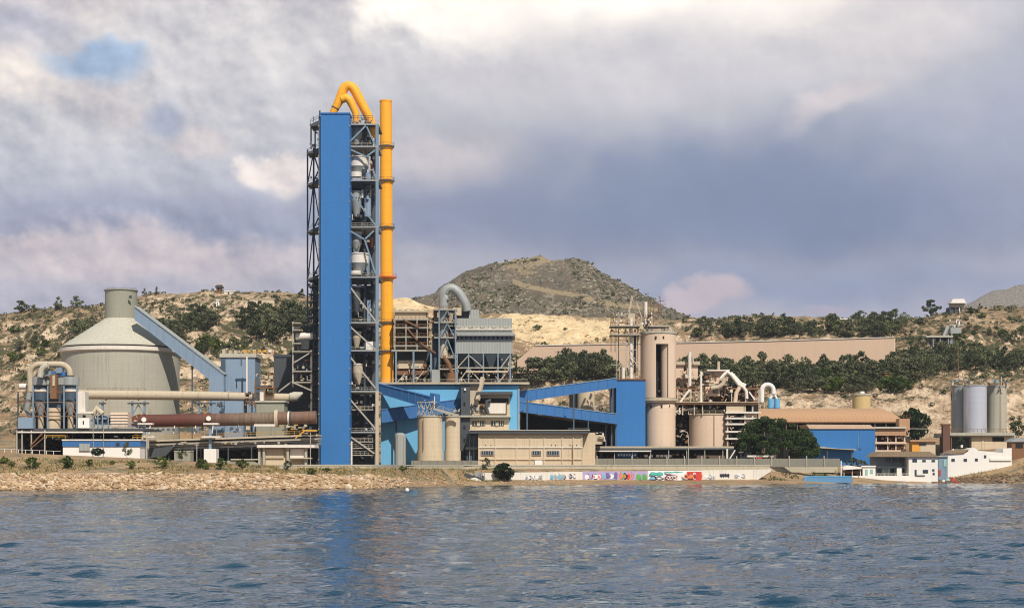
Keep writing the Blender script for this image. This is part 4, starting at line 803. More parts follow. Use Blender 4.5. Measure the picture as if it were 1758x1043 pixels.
t = thing('pipe_rack', 'low rusty pipe rack beyond the blue galleries', 'pipe rack', (1035, 712, 640)); Rb(t, 'beam', M['steel_light'], (1018, 694, 640), (1056, 694, 640), 1.5); clutter(t, 1020, 1056, 690, 712, 640, 5, 18, ['rust_beam', 'dark_metal', 'steel_light'], 38, .8); clutter(t, 893, 975, 694, 704, 640, 5, 18, ['rust_beam', 'dark_metal', 'beige_metal', 'steel_light'], 39, .7)

# filter house, gooseneck, floors: all stand on the hall roof
Y = 598; t = thing('filter_house', 'grey ribbed filter house with four hoppers above the light blue hall', 'filter house', (830, 656, Y))
Bx(t, 'upper_casing', M['grey_rib'], 783, 879, 546, 572, Y, 18); Bx(t, 'eave', M['grey_metal'], 773, 884, 571.4, 576, Y - 2, 22); Bx(t, 'louvre_band', M['dark_blue'], 784, 878, 576, 582.6, Y + .4, 17); Bx(t, 'lower_casing', M['grey_rib'], 783, 880, 582.6, 606.5, Y - .2, 18)
for i in range(12): Bx(t, 'bag_port', M['pale_blue'], 787 + i * 7.7, 791 + i * 7.7, 577.4, 581.8, Y + .2, .3)
for i in range(14): Bx(t, 'parapet_panel', M['concrete_roof'], 785 + i * 6.7, 790.4 + i * 6.7, 559.5, 562.5 + (i % 3), Y - .3, .3)
Bx(t, 'walk_strip', M['white_metal'], 783, 880, 564, 566, Y - .6, .6); Bx(t, 'top_box', M['dark_metal'], 784, 806, 533, 546, Y + 3, 8); Bx(t, 'top_box', M['grey_rib'], 805, 822, 531, 546, Y + 2, 8)
Bx(t, 'hopper_wall', M['dark_blue'], 784, 872, 606, 634, Y + 12, .6)
for i in range(4):
    x0 = 785 + i * 23.5; z0, z1 = P(0, 606.5, Y).z, P(0, 631, Y).z; xa, xb = P(x0, 0, Y).x, P(x0 + 22, 0, Y).x; xm = (xa + xb) / 2
    MB().add([(xa, Y + .5, z0), (xb, Y + .5, z0), (xb, Y + 9, z0), (xa, Y + 9, z0), (xm - .5, Y + 4, z1), (xm + .5, Y + 4, z1), (xm + .5, Y + 5, z1), (xm - .5, Y + 5, z1)], [(0, 1, 2, 3), (4, 7, 6, 5), (0, 4, 5, 1), (1, 5, 6, 2), (2, 6, 7, 3), (3, 7, 4, 0)]).build('hopper', M['steel_blue' if i else 'dark_blue'], t)
columns(t, M['steel_blue'], (785, 804.5, 830, 855, 876), 606, 656, Y - .4, 2.3); Rb(t, 'tie_beam', M['steel_light'], (784, 631, Y - .5), (880, 631, Y - .5), 2)
for a, b in (((786, 630), (804, 610)), ((806, 610), (829, 630)), ((788, 655), (803, 633)), ((806, 633), (826, 655)), ((860, 630), (875, 610)), ((857, 655), (874, 634))): Rb(t, 'brace', M['steel_light'], (*a, Y - .3), (*b, Y - .3), 1.8)
clutter(t, 786, 880, 634, 655, Y + .5, 8, 60, ['beige_metal', 'steel_light', 'rust_beam', 'dark_metal', 'white_metal', 'pink'], 41, .8); clutter(t, 860, 886, 612, 654, Y, 6, 26, ['beige_metal', 'steel_light', 'rust_beam'], 42, .7)
Bx(t, 'screw_conveyor', M['beige_metal'], 800, 872, 636, 639, Y - 1, 2); rail(t, M['steel_light'], (774, 571.4, Y - 2), (883, 571.4, Y - 2), 1.1, 2.5, .08); Bx(t, 'rear_wall', M['black'], 784, 880, 633, 656, Y + 13, .5)
Y = 596; t = thing('gooseneck_tower', 'narrow steel tower carrying a grey gooseneck duct', 'tower', (768, 656, Y))
Tb(t, 'gooseneck_duct', M['grey_metal'], [(762, 600, Y + 3), (762, 560, Y + 3), (761.5, 515, Y + 3), (761.5, 506, Y + 3)] + arc(774, 507, 12.5, 172, 60, Y + 3, 7, 12.5) + [(788, 503, Y + 3), (800, 522, Y + 3), (802, 534, Y + 3)], [8.2] * 4 + [8.2] * 8 + [8, 7.6, 7], 20)
columns(t, M['steel_blue'], (754, 782), 530, 656, Y - .5, 2.2); columns(t, M['dark_metal'], (757, 779), 540, 656, Y + 8, 2)
for y_ in (530, 552, 578, 612, 632): Bx(t, 'platform', M['steel_light'], 745 if y_ < 600 else 754, 784, y_, y_ + 2, Y - .6, 9); rail(t, M['rust_beam'], (746 if y_ < 600 else 754, y_, Y - .6), (784, y_, Y - .6), 1.2, 1.4, .1)
for a, b in ((530, 552), (552, 578), (578, 612)): Rb(t, 'brace', M['steel_blue'], (756, b, Y - .7), (768, a + 3, Y - .7), 1.6); Rb(t, 'brace', M['steel_blue'], (780, b, Y - .7), (768, a + 3, Y - .7), 1.6)
Cy(t, 'cyclone_cone', M['beige_metal'], 762, 590, 612, 9, Y + 2, 4); Cy(t, 'expansion_joint', M['concrete_roof'], 762, 566, 576, 7, Y + 3, 5); Bx(t, 'white_hood', M['cream'], 778, 792, 528, 541, Y + 2, 3); Bx(t, 'dark_shaft', M['dark_blue'], 742, 754, 545, 640, Y + 5, 6)
Tb(t, 'lower_duct', M['rust_beam'], [(762, 612, Y), (770, 624, Y), (776, 640, Y)], 4, 12); Cy(t, 'big_fan', M['rust_beam'], 775, 640, 654, 8, Y); Bx(t, 'base_box', M['grey_metal'], 741, 755, 634, 656, Y - 1, 4)
Bx(t, 'black_backing', M['black'], 756, 782, 560, 656, Y + 9, .5); Bx(t, 'stair_head', M['rust_beam'], 744, 750, 530, 545, Y + 2, 3)
clutter(t, 755, 782, 608, 655, Y, 7, 44, ['beige_metal', 'steel_light', 'rust_beam', 'dark_metal', 'pink'], 43, .8); clutter(t, 742, 784, 535, 606, Y + 1, 7, 34, ['beige_metal', 'steel_light', 'dark_metal', 'dark_blue', 'rust_beam'], 44, .7)
clutter(t, 764, 784, 505, 532, Y + 1, 4, 8, ['dark_metal', 'grey_metal'], 45, .6)
Y = 597; t = thing('open_floor_plant', 'open four-storey steel plant frame right of the orange chimney', 'plant frame', (710, 656, Y))
Bx(t, 'top_wall', M['cream'], 678, 731, 535, 548, Y + 2, 10); Bx(t, 'top_roof', M['beige_metal'], 677, 733, 533, 535.4, Y + 1, 12); Bx(t, 'top_step', M['beige_metal'], 676, 735, 545, 548.6, Y - .5, 13)
for y_ in (547, 561, 577, 592): Bx(t, 'floor_slab', M['steel_light'], 676, 736, y_, y_ + 2, Y - .6, 14); rail(t, M['rust_beam'], (677, y_, Y - .6), (735, y_, Y - .6), 1.1, 1.5, .1)
for x in (678, 697, 716, 734): Rb(t, 'column', M['steel_light'], (x, 547, Y - .4), (x, 600, Y - .4), 1.8)
for x in (680, 710, 740): Rb(t, 'column', M['steel_blue'], (x, 601, Y - .4), (x, 656, Y - .4), 3)
Bx(t, 'lintel', M['steel_light'], 672, 742, 600, 602.6, Y - .6, 3); Rb(t, 'stair', M['rust_beam'], (692, 548, Y - 1), (720, 562, Y - 1), 2.6); Rb(t, 'stair', M['rust_beam'], (700, 564, Y - 1), (722, 590, Y - 1), 2.6); Rb(t, 'stair', M['rust_beam'], (716, 584, Y - 1), (748, 606, Y - 1), 2.6)
Bx(t, 'rear_wall', M['black'], 677, 736, 549, 600, Y + 13, .5); Bx(t, 'dark_screen', M['dark_metal'], 676, 744, 602, 620, Y + 6, 1); Bx(t, 'lower_backing', M['black'], 676, 744, 620, 656, Y + 12, .5)
Tb(t, 'beige_drum', M['beige_metal'], [(682, 627, Y + 5), (732, 627, Y + 5)], 8, 20); Bx(t, 'pale_tank', M['cream'], 684, 728, 618, 632, Y + 3, 3); Bx(t, 'drum_base', M['rust_beam'], 682, 734, 636, 643, Y + 3, 4)
Rb(t, 'brace', M['steel_light'], (682, 656, Y - .2), (696, 640, Y - .2), 1.5); Rb(t, 'brace', M['steel_light'], (714, 654, Y - .2), (728, 636, Y - .2), 1.5)
for y0, y1 in ((549, 560), (563, 576), (579, 591)): clutter(t, 680, 733, y0 + 2, y1, Y + 2, 9, 20, ['beige_metal', 'rust_beam', 'dark_metal', 'steel_light'], y0, .7)
clutter(t, 683, 740, 622, 655, Y, 8, 50, ['beige_metal', 'rust_beam', 'dark_metal', 'steel_light', 'white_metal', 'steel_blue'], 47, .8); clutter(t, 728, 744, 548, 600, Y, 6, 18, ['beige_metal', 'rust_beam', 'dark_metal'], 48, .8)

# ---------------------------------------------------------------- blue silo tower, twin silo, scaffold
Y = 603; t = thing('blue_silo_tower', 'square blue clad tower against the slotted silo', 'building', (1083, 797, Y))
Bx(t, 'wall', M['blue'], 1058, 1108, 651.5, 770, Y, 10); Bx(t, 'side_wing', M['dark_blue'], 1048.5, 1058.5, 663, 770, Y + 2, 8); Bx(t, 'roof_edge', M['rust_beam'], 1057, 1108.6, 649.6, 651.8, Y - .4, 11)  # side wing in darker blue: shade side given as colour
t = thing('slotted_silo', 'tall pinkish silo with a dark vertical slot and a narrower foot', 'silo', (1130, 770, 612))
Yc = 612; k = Yc / F; c0 = P(1130, 770, Yc); zf = lambda y_: P(0, y_, Yc).z; a0 = R(-90 + 11 - 23); a1 = R(-90 + 11 + 18)
MB().lathe((c0.x, Yc), [(30.5 * k, zf(683)), (30.5 * k, zf(592))], 60, a0=a1, a1=a0 + 2 * math.pi).build('shell', M['pink'], t)
MB().lathe((c0.x, Yc), [(30.5 * k, zf(592)), (30.5 * k, zf(573))], 60).build('shell_head', M['pink'], t)
MB().cy(1130, 683, 688, 33, Yc, 33, 48).build('collar', M['beige_metal'], t); MB().lathe((c0.x, Yc), [(29 * k, zf(692)), (32 * k, zf(686)), (33.4 * k, zf(683))], 48).build('collar_skirt', M['pink'], t)
Cy(t, 'inner_column', M['pink'], 1147, 592, 684, 13, Yc - 2.2, n=30); Bx(t, 'slot_back', M['black'], 1116, 1140, 592, 684, Yc - 1, .5); clutter(t, 1124, 1132, 650, 682, Yc - 4, 2, 8, ['rust_beam', 'dark_metal'], 51, .6)
MB().lathe((P(1133.5, 0, Yc).x, Yc), [(26 * k, zf(772)), (26 * k, zf(700)), (25 * k, zf(693)), (20 * k, zf(688))], 48).build('foot_shell', M['pink'], t)
Cy(t, 'cap_rim', M['concrete_roof'], 1130, 570.5, 573.4, 32, Yc, n=48); rail(t, M['steel_light'], (1099, 570, Yc - 4), (1160, 570, Yc - 4), 1.2, 1.5, .1)
for x, y_, yy in ((1126, 579, 30), (1139, 579, 30), (1117, 697, 23), (1136, 697, 25.5), (1149, 697, 21)):
    dxx = (x - (1130 if yy > 26 else 1133.5)); dd = math.sqrt(max(1, (30.5 if yy > 26 else 25.9) ** 2 - dxx ** 2)) * k; Bx(t, 'vent_opening', M['black'], x - 1.4, x + 1.4, y_ - 2.4, y_ + 2.4, Yc - dd - .25, .6)
Bx(t, 'top_frame', M['beige_metal'], 1109, 1112, 560, 571, Yc - 3, 1); Bx(t, 'top_frame', M['beige_metal'], 1146, 1149, 560, 571, Yc - 3, 1); Bx(t, 'top_deck', M['steel_light'], 1108, 1150, 558, 560.5, Yc - 4, 8); clutter(t, 1105, 1155, 562, 571, Yc - 2, 4, 16, ['beige_metal', 'dark_metal', 'pink', 'white_metal'], 52, .6)
Cy(t, 'vent_stack', M['white_metal'], 1108.5, 518, 556, 3, Yc - 2); Cy(t, 'stack_frame', M['rust_beam'], 1112, 540, 558, 4.5, Yc - 1, n=6); Rb(t, 'mast', M['rust_beam'], (1112.5, 502, Yc - 2), (1112.5, 558, Yc - 2), 1)
for x in (1104, 1117, 1122): Rb(t, 'lattice_post', M['rust_beam'], (x, 514 + (x % 7), Yc), (x, 558, Yc), .9)
for y_ in (520, 530, 541, 552): Rb(t, 'lattice_rung', M['rust_beam'], (1104, y_, Yc), (1122, y_ + 4, Yc), .7)
t = thing('scaffold_tower', 'open steel frame with a white riser pipe on the blue silo tower', 'steel frame', (1073, 650, 606))
for x, a in ((1049, 537), (1056, 537), (1059, 556), (1075, 556), (1096, 556)): Rb(t, 'column', M['steel_light' if x > 1057 else 'rust_beam'], (x, a, 606), (x, 604 if x < 1057 else 650, 606), 1.3)
for x in (1062, 1094): Rb(t, 'rear_column', M['rust_beam'], (x, 556, 613), (x, 650, 613), 1.2)
for y_ in (558, 573): Bx(t, 'platform', M['steel_light'], 1048, 1100, y_, y_ + 1.8, 604, 9); rail(t, M['rust_beam'], (1048, y_, 604), (1100, y_, 604), 1.3, 1.3, .1)
for y_ in (600, 626): Rb(t, 'tie_beam', M['steel_light'], (1049, y_, 606), (1096, y_, 606), 1.1)
Cy(t, 'riser_pipe', M['white_metal'], 1083.5, 547, 650, 3, 607, 2.6); Cy(t, 'riser_jacket', M['dark_metal'], 1090, 575, 640, 2.2, 609); Cy(t, 'small_vessel', M['white_metal'], 1070, 630, 650, 3.2, 607)
for a, b in (((1060, 636), (1083, 602)), ((1062, 626), (1075, 604)), ((1080, 604), (1094, 628)), ((1078, 546), (1087, 507)), ((1087, 507), (1099, 530)), ((1085, 507), (1078, 540)), ((1088, 507), (1102, 545)), ((1066, 541), (1080, 537)), ((1064, 650), (1064, 632))): Rb(t, 'brace', M['beige_metal'], (*a, 605.5), (*b, 605.5), 1.3)
Bx(t, 'hoist_house', M['beige_metal'], 1078, 1090, 538, 556, 607, 2.5); clutter(t, 1050, 1120, 536, 572, 605, 6, 90, ['beige_metal', 'rust_beam', 'dark_metal', 'white_metal', 'pink'], 53, .65); clutter(t, 1076, 1096, 575, 648, 607, 4, 24, ['beige_metal', 'rust_beam', 'dark_metal', 'white_metal', 'pink'], 54, .6)

t = silo('pink_silo', 'squat dusty pink silo under the process platform', 1217, 712, 800, 33.5, 622, M['pink'], False); Cy(t, 'roof_rim', M['beige_metal'], 1217, 710, 712.5, 34.5, 622, n=44)
Rb(t, 'drain_pipe', M['rust_beam'], (1226, 712, 614.6), (1226, 790, 614.6), .9); rail(t, M['beige_metal'], (1186, 709, 616), (1250, 709, 616), 1.2, 2, .1)
Y = 622; t = thing('process_platform', 'dusty pink process plant with filters, ducts and stacks on open floors', 'processing plant', (1230, 797, Y))
Bx(t, 'main_deck', M['rust_beam'], 1158, 1302, 690.5, 694, Y - 8, 20); Bx(t, 'deck_edge', M['beige_metal'], 1158, 1302, 689.4, 690.8, Y - 8.4, 20.5)
Bx(t, 'filter_casing', M['pink'], 1160, 1198, 624, 650, Y - 2, 10); Bx(t, 'filter_roof', M['beige_metal'], 1158, 1202, 620, 626, Y - 3, 12); Bx(t, 'casing_joint', M['black'], 1175, 1177, 628, 648, Y - 2.2, .3); Pr(t, 'filter_hopper', M['beige_metal'], [(1162, 650), (1197, 650), (1188, 666), (1172, 666)], Y - 1, 7)
Bx(t, 'mid_deck', M['rust_beam'], 1158, 1206, 666, 668.5, Y - 5, 12); columns(t, M['beige_metal'], (1163, 1186), 668, 690, Y - 5, 2.2); Rb(t, 'brace', M['white_metal'], (1160, 700, Y - 6), (1184, 668, Y - 6), 3.2); Rb(t, 'brace', M['beige_metal'], (1162, 670, Y - 4.6), (1186, 688, Y - 4.6), 1.6)
Cy(t, 'stack', M['white_metal'], 1184, 604, 662, 3, Y - 5); Cy(t, 'small_stack', M['beige_metal'], 1189.5, 614, 625, 1.8, Y - 3); Cy(t, 'stack', M['white_metal'], 1203.5, 637, 691, 2.4, Y - 5, 1.8)
Bx(t, 'penthouse', M['pink'], 1219, 1250, 636, 658, Y - 1, 8); Bx(t, 'penthouse_roof', M['white_metal'], 1214, 1253, 634, 636.4, Y - 3, 12); Cy(t, 'penthouse_flue', M['beige_metal'], 1233.5, 620, 634, 2.3, Y); Bx(t, 'door', M['rust_beam'], 1226, 1230.5, 645, 654, Y - 1.2, .3)
Bx(t, 'casing', M['pink'], 1211, 1236, 663, 679, Y - 4, 6); Bx(t, 'mid_deck', M['beige_metal'], 1205, 1252, 658, 661, Y - 4, 12); Tb(t, 'fan_outlet', M['dark_metal'], [(1225, 670, Y - 5), (1232, 670, Y - 5)], 4.5, 14)
Tb(t, 'inclined_duct', M['white_metal'], [(1237, 650, Y - 6), (1245, 641, Y - 6), (1249, 638, Y - 6), (1256, 644, Y - 6), (1268, 660, Y - 6), (1276, 664, Y - 6), (1281, 671, Y - 6), (1282, 684, Y - 6)], 3.0, 12)
Tb(t, 'inclined_duct', M['white_metal'], [(1254, 640, Y - 4), (1264, 650, Y - 4), (1271, 658, Y - 4), (1280, 662, Y - 4)], 3.4, 12); Tb(t, 'curved_duct', M['pink'], [(1262, 690, Y - 6), (1264, 674, Y - 6), (1270, 664, Y - 6)], 3.6, 12); Rb(t, 'slanted_pipe', M['white_metal'], (1286, 672, Y - 6), (1296, 686, Y - 6), 2.4)
Tb(t, 'hood_duct', M['beige_metal'], [(1220, 666, Y - 6), (1234, 664, Y - 6), (1242, 658, Y - 6), (1244, 648, Y - 6)], 3.8, 12)
Bx(t, 'side_deck', M['rust_beam'], 1255, 1304, 665.5, 668, Y - 6, 12); columns(t, M['beige_metal'], (1256, 1280, 1303), 668, 690, Y - 6, 1.8)
for x in (1160, 1172, 1192, 1206): Rb(t, 'under_post', M['beige_metal'], (x, 694, Y - 7), (x, 712, Y - 7), 2)
columns(t, M['beige_metal'], (1249, 1279, 1292), 694, 800, Y - 7, 2.6); Bx(t, 'panel', M['cream'], 1247, 1277, 695, 706, Y - 7.4, .5)
for y_ in (706, 716, 726, 739, 751): Bx(t, 'floor_slab', M['white_metal'], 1246, 1306 if y_ < 730 else 1280, y_, y_ + 3, Y - 8, 12)
for y_ in (704, 714): Bx(t, 'wall_panel', M['pink'], 1281, 1300, y_ + 4, y_ + 11, Y - 6, 1)
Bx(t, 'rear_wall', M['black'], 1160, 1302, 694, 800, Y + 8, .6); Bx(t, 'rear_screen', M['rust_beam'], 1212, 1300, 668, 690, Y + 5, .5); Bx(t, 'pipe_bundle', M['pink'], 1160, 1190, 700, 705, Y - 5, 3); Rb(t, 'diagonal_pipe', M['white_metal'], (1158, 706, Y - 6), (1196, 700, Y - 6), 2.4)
clutter(t, 1160, 1206, 636, 690, Y - 6, 8, 90, ['beige_metal', 'rust_beam', 'white_metal', 'pink'], 61, .75); clutter(t, 1208, 1262, 640, 690, Y - 6.5, 8, 120, ['beige_metal', 'rust_beam', 'white_metal', 'pink', 'dark_metal'], 62, .75)
clutter(t, 1262, 1302, 668, 690, Y - 5, 8, 44, ['beige_metal', 'rust_beam', 'white_metal', 'dark_metal'], 63, .7); clutter(t, 1250, 1300, 706, 765, Y - 7.5, 8, 110, ['beige_metal', 'rust_beam', 'white_metal', 'dark_metal', 'pink'], 64, .75); clutter(t, 1160, 1248, 694, 711, Y - 8, 8, 80, ['beige_metal', 'rust_beam', 'white_metal', 'dark_metal'], 65, .7)
clutter(t, 1158, 1184, 712, 768, Y - 2, 6, 26, ['dark_metal', 'rust_beam', 'beige_metal'], 66, .8)
t = thing('blue_twin_cyclone', 'two small blue cyclones below a white inverted-U pipe', 'cyclones', (1328, 700, 700))
Tb(t, 'pipe', M['white'], [(1308, 690, 700), (1308, 672, 700)] + arc(1318, 670, 10, 175, 20, 700, 9, 10) + [(1328, 676, 700)], 4, 14); Tb(t, 'pipe_leg', M['white'], [(1328, 674, 700), (1322, 685, 700)], 2, 10); Tb(t, 'pipe_leg', M['white'], [(1328, 674, 700), (1334, 685, 700)], 2, 10)
for x in (1323, 1334): Cy(t, 'cyclone_shell', M['sky_blue'], x, 684, 700, 5, 700); Cy(t, 'cyclone_cone', M['blue_conv'], x, 700, 712, 2, 700, 5)
columns(t, M['beige_metal'], (1305, 1312, 1319, 1338), 690, 720, 700, 1.4)

t = thing('rail_wagon', 'pale flat rail wagon with a red end under the fig tree', 'wagon', (1310, 792, 596)); Bx(t, 'bed', M['white_metal'], 1283, 1330, 781, 784, 596, 2); Bx(t, 'red_end', M['red'], 1298, 1308, 784, 787, 596, 1.5); Bx(t, 'chassis', M['dark_metal'], 1284, 1329, 787, 790, 596.3, 1.5)
for x in (1288, 1296, 1316, 1325): Tb(t, 'wheel', M['dark_metal'], [(x, 790, 596), (x, 790, 596.4)], 2, 10)
# canopy along the quay
t = thing('quay_canopy', 'long low dusty canopy roof on posts behind the quay', 'canopy', (1130, 797, 592))
Bx(t, 'roof', M['beige_metal'], 1001, 1260, 765.5, 768.5, 590, 12); Bx(t, 'roof_step', M['white_metal'], 1001, 1118, 772.5, 774.8, 589, 2); Bx(t, 'eave_band', M['dark_metal'], 1001, 1260, 768.5, 771.4, 589.6, 1)
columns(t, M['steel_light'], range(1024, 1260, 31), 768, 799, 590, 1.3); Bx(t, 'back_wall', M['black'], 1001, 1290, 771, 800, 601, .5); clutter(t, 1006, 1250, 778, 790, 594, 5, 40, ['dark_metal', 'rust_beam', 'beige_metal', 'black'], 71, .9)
Rb(t, 'prop', M['white_metal'], (1252, 788, 589), (1262, 772, 589), 2); Bx(t, 'end_post', M['white_metal'], 1247, 1250, 770, 797, 589, 1)
t = thing('blue_container', 'row of blue boxes with white marks under the canopy', 'container', (1076, 792, 591)); Bx(t, 'body', M['blue_conv'], 1059, 1094, 777, 784, 591, 2)
for i in range(7): Bx(t, 'white_mark', M['white'], 1061 + i * 4.7, 1063.4 + i * 4.7, 779, 782 - (i % 2), 590.9, .15)
t = thing('white_sacks', 'white bulk bags lined up under the canopy', 'sacks', (1125, 790, 592))
for x in (1109, 1118, 1129, 1136, 1143, 1150): Bx(t, 'sack', M['white'], x - 2.5, x + 3, 780, 784, 592, 1.2)
t = thing('pink_low_house', 'low pink shed under the right end of the canopy', 'shed', (1222, 797, 593)); Bx(t, 'wall', M['pink'], 1197, 1245, 781, 800, 593, 5); Bx(t, 'opening', M['black'], 1213, 1217, 783, 796, 592.8, .3); Bx(t, 'opening', M['black'], 1200, 1243, 774, 781, 593.4, .3)
t = thing('low_perimeter_wall', 'long low grey perimeter wall with posts in front of the canopy', 'wall', (1220, 799, 584)); Bx(t, 'wall', M['wall_grey'], 1000, 1442, 786.5, 801, 584, .4)
for x in range(1024, 1440, 30): Bx(t, 'post', M['steel_light'], x, x + 1.8, 782, 800, 583.7, .4)
t = thing('street_lamp', 'tall curved street lamp before the squat pink silo', 'lamp', (1182, 797, 583)); Tb(t, 'pole', M['steel_light'], [(1182, 799, 583), (1182, 750, 583), (1180, 742, 583), (1173, 739, 583)], .8, 8); Bx(t, 'lamp_head', M['white_metal'], 1170, 1175, 738, 740.5, 583, .4)
# ---------------------------------------------------------------- right: vault hall, blue hall, silos, houses
Y = 652; t = thing('vaulted_store', 'long brown barrel-roofed store with a rounded right end', 'building', (1425, 797, Y))
def vault():
    mb = MB(); n = 12; x0, x1 = P(1298, 0, Y).x, P(1552, 0, Y).x; z0, z1 = P(0, 724.5, Y).z, P(0, 698.5, Y).z
    xs = [x0 + (x1 - x0) * i / 40 for i in range(41)]; vs = []
    for x in xs:
        e = max(0, (x - P(1515, 0, Y).x) / (x1 - P(1515, 0, Y).x)); f = math.sqrt(max(.0, 1 - e * e * .98))
        for j in range(n + 1): a = math.pi * j / n; vs.append((x, Y + 14 - 14 * math.cos(a), z0 + (z1 - z0) * (math.sin(a) ** .8) * f))
    fs = [(i * (n + 1) + j, (i + 1) * (n + 1) + j, (i + 1) * (n + 1) + j + 1, i * (n + 1) + j + 1) for i in range(40) for j in range(n)]
    mb.add(vs, fs, True); mb.add([vs[j] for j in range(n + 1)], [tuple(range(n + 1))]); return mb.build('roof', M['roof_brown'], t)
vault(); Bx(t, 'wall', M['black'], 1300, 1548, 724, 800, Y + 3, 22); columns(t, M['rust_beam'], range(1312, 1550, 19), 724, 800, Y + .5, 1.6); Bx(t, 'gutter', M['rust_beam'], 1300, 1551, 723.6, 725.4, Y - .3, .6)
for y0, y1, m_ in ((735, 747, 'roof_brown'), (758, 761.5, 'pink'), (772, 776, 'pink')): Bx(t, 'gallery_band', M[m_], 1500, 1556, y0, y1, Y - 12, 10)
Bx(t, 'gallery_wall', M['rust_beam'], 1503, 1554, 747, 800, Y - 5, .5); columns(t, M['pink'], (1504, 1524, 1538, 1553), 735, 790, Y - 11, 1.8); Bx(t, 'end_box', M['roof_brown'], 1544, 1562, 718, 738, Y - 10, 6); Bx(t, 'roof_strip', M['concrete_roof'], 1500, 1556, 732, 735, Y - 13, 12); clutter(t, 1506, 1556, 748, 772, Y - 10, 4, 26, ['pink', 'rust_beam', 'white_metal', 'dark_metal'], 81, .7)
rail(t, M['rust_beam'], (1545, 718, Y - 10), (1563, 718, Y - 10), 1.2, 1.2, .1)
Y = 628; t = thing('blue_hall', 'plain bright blue walled hall right of the big fig tree', 'building', (1448, 797, Y))
Bx(t, 'wall', M['blue'], 1390, 1502.5, 735.5, 800, Y, 16); Pr(t, 'roof', M['roof_pink'], [(1384, 728), (1494, 728.6), (1502.8, 735.7), (1390, 735.7)], Y - .5, 17)
Pr(t, 'awning', M['beige_metal'], [(1398, 765), (1440, 769.5), (1470, 770.5), (1470, 772), (1398, 768)], Y - 4, 4); Rb(t, 'awning_post', M['dark_metal'], (1420, 770, Y - 3), (1420, 790, Y - 3), 2); Rb(t, 'awning_post', M['dark_metal'], (1462, 771, Y - 3), (1462, 787, Y - 3), 2); Bx(t, 'vent', M['dark_blue'], 1475, 1479, 769, 771, Y - .2, .3); Rb(t, 'drain_pipe', M['pale_blue'], (1474, 745, Y - .2), (1474, 768, Y - .2), .8)
t = silo('round_water_tank', 'small round ochre tank on the slope above the vaulted store', 1479, 678, 712, 15.5, 700, colmat('ochre_concrete', (204, 176, 124))); Cy(t, 'roof', M['white_metal'], 1479, 675, 678.5, 16, 700, 2); Cy(t, 'manhole', M['white'], 1480, 671.5, 675, 4, 700)
t = thing('steel_silo', 'shiny silver steel silo, front one of the three', 'silo', (1674, 745, 655), 'steel silos'); Cy(t, 'shell', M['silver'], 1674, 663, 744, 19.5, 655, n=48); Cy(t, 'roof', M['grey_metal'], 1674, 661, 663.2, 20.3, 655)
t = thing('steel_silo', 'dull grey silo on the left behind the shiny one', 'silo', (1646, 745, 660), 'steel silos'); Cy(t, 'shell', M['grey_metal'], 1649, 663.5, 744, 15, 662, n=40); Rb(t, 'ladder', M['rust_beam'], (1633, 662, 660), (1633, 760, 660), 1.4); Cy(t, 'roof', M['grey_metal'], 1649, 661.6, 663.6, 15.8, 662)
t = thing('steel_silo', 'matt pale grey silo on the right with a seam line', 'silo', (1710, 745, 658), 'steel silos'); Cy(t, 'shell', M['concrete'], 1711, 664, 744, 16.5, 660, n=40); Rb(t, 'ladder', M['rust_beam'], (1717, 664, 656.2), (1717, 742, 656.2), 1); Cy(t, 'roof', M['grey_metal'], 1711, 662, 664.2, 17.2, 660)
t = thing('silo_base', 'concrete loading base with a railing below the three steel silos', 'building', (1680, 790, 650))
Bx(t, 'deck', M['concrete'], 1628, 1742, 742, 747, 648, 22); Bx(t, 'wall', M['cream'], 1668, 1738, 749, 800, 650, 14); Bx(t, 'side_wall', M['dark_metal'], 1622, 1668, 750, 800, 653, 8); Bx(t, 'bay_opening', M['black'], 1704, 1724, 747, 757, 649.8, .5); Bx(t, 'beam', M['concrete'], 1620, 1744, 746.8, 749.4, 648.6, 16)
rail(t, M['rust_beam'], (1628, 742, 648), (1742, 742, 648), 1.3, 1.6, .1); columns(t, M['rust_beam'], (1622, 1633), 735, 790, 649, 1.8); Bx(t, 'pilaster', M['cream'], 1686, 1689, 749, 800, 649.8, .3)
clutter(t, 1634, 1730, 650, 661, 652, 8, 36, ['rust_beam', 'beige_metal', 'grey_metal', 'pale_blue', 'dark_metal'], 83, .7); Rb(t, 'mast', M['rust_beam'], (1645, 600, 655), (1645, 662, 655), 1.0); Rb(t, 'mast', M['beige_metal'], (1719, 646, 655), (1719, 662, 655), 1.2); Rb(t, 'antenna', M['rust_beam'], (1652, 640, 655), (1656, 660, 655), .8)
Rb(t, 'long_beam', M['steel_light'], (1552, 735, 646), (1630, 736, 649), 1.0)
t = thing('brick_chimney_stub', 'dark red brick stub left of the silo base', 'chimney', (1627, 770, 646)); Bx(t, 'shaft', colmat('dark_red_brick', (104, 74, 64)), 1619, 1631, 729, 800, 646, 2.5); Bx(t, 'cap', M['rust_beam'], 1617.5, 1632.5, 727, 729.2, 645.8, 2.9)
t = thing('orange_shed', 'little orange and cream hut with a flat tan roof', 'hut', (1585, 775, 632)); Bx(t, 'wall', colmat('orange_plaster', (226, 160, 72)), 1566, 1580, 758, 790, 632, 5); Bx(t, 'side_wall', M['cream'], 1579.8, 1606, 758, 790, 632, 5); Bx(t, 'roof', M['roof_brown'], 1563, 1612, 754.5, 757.8, 631, 7); Bx(t, 'window', M['glass'], 1578, 1590, 760, 764, 631.8, .3)

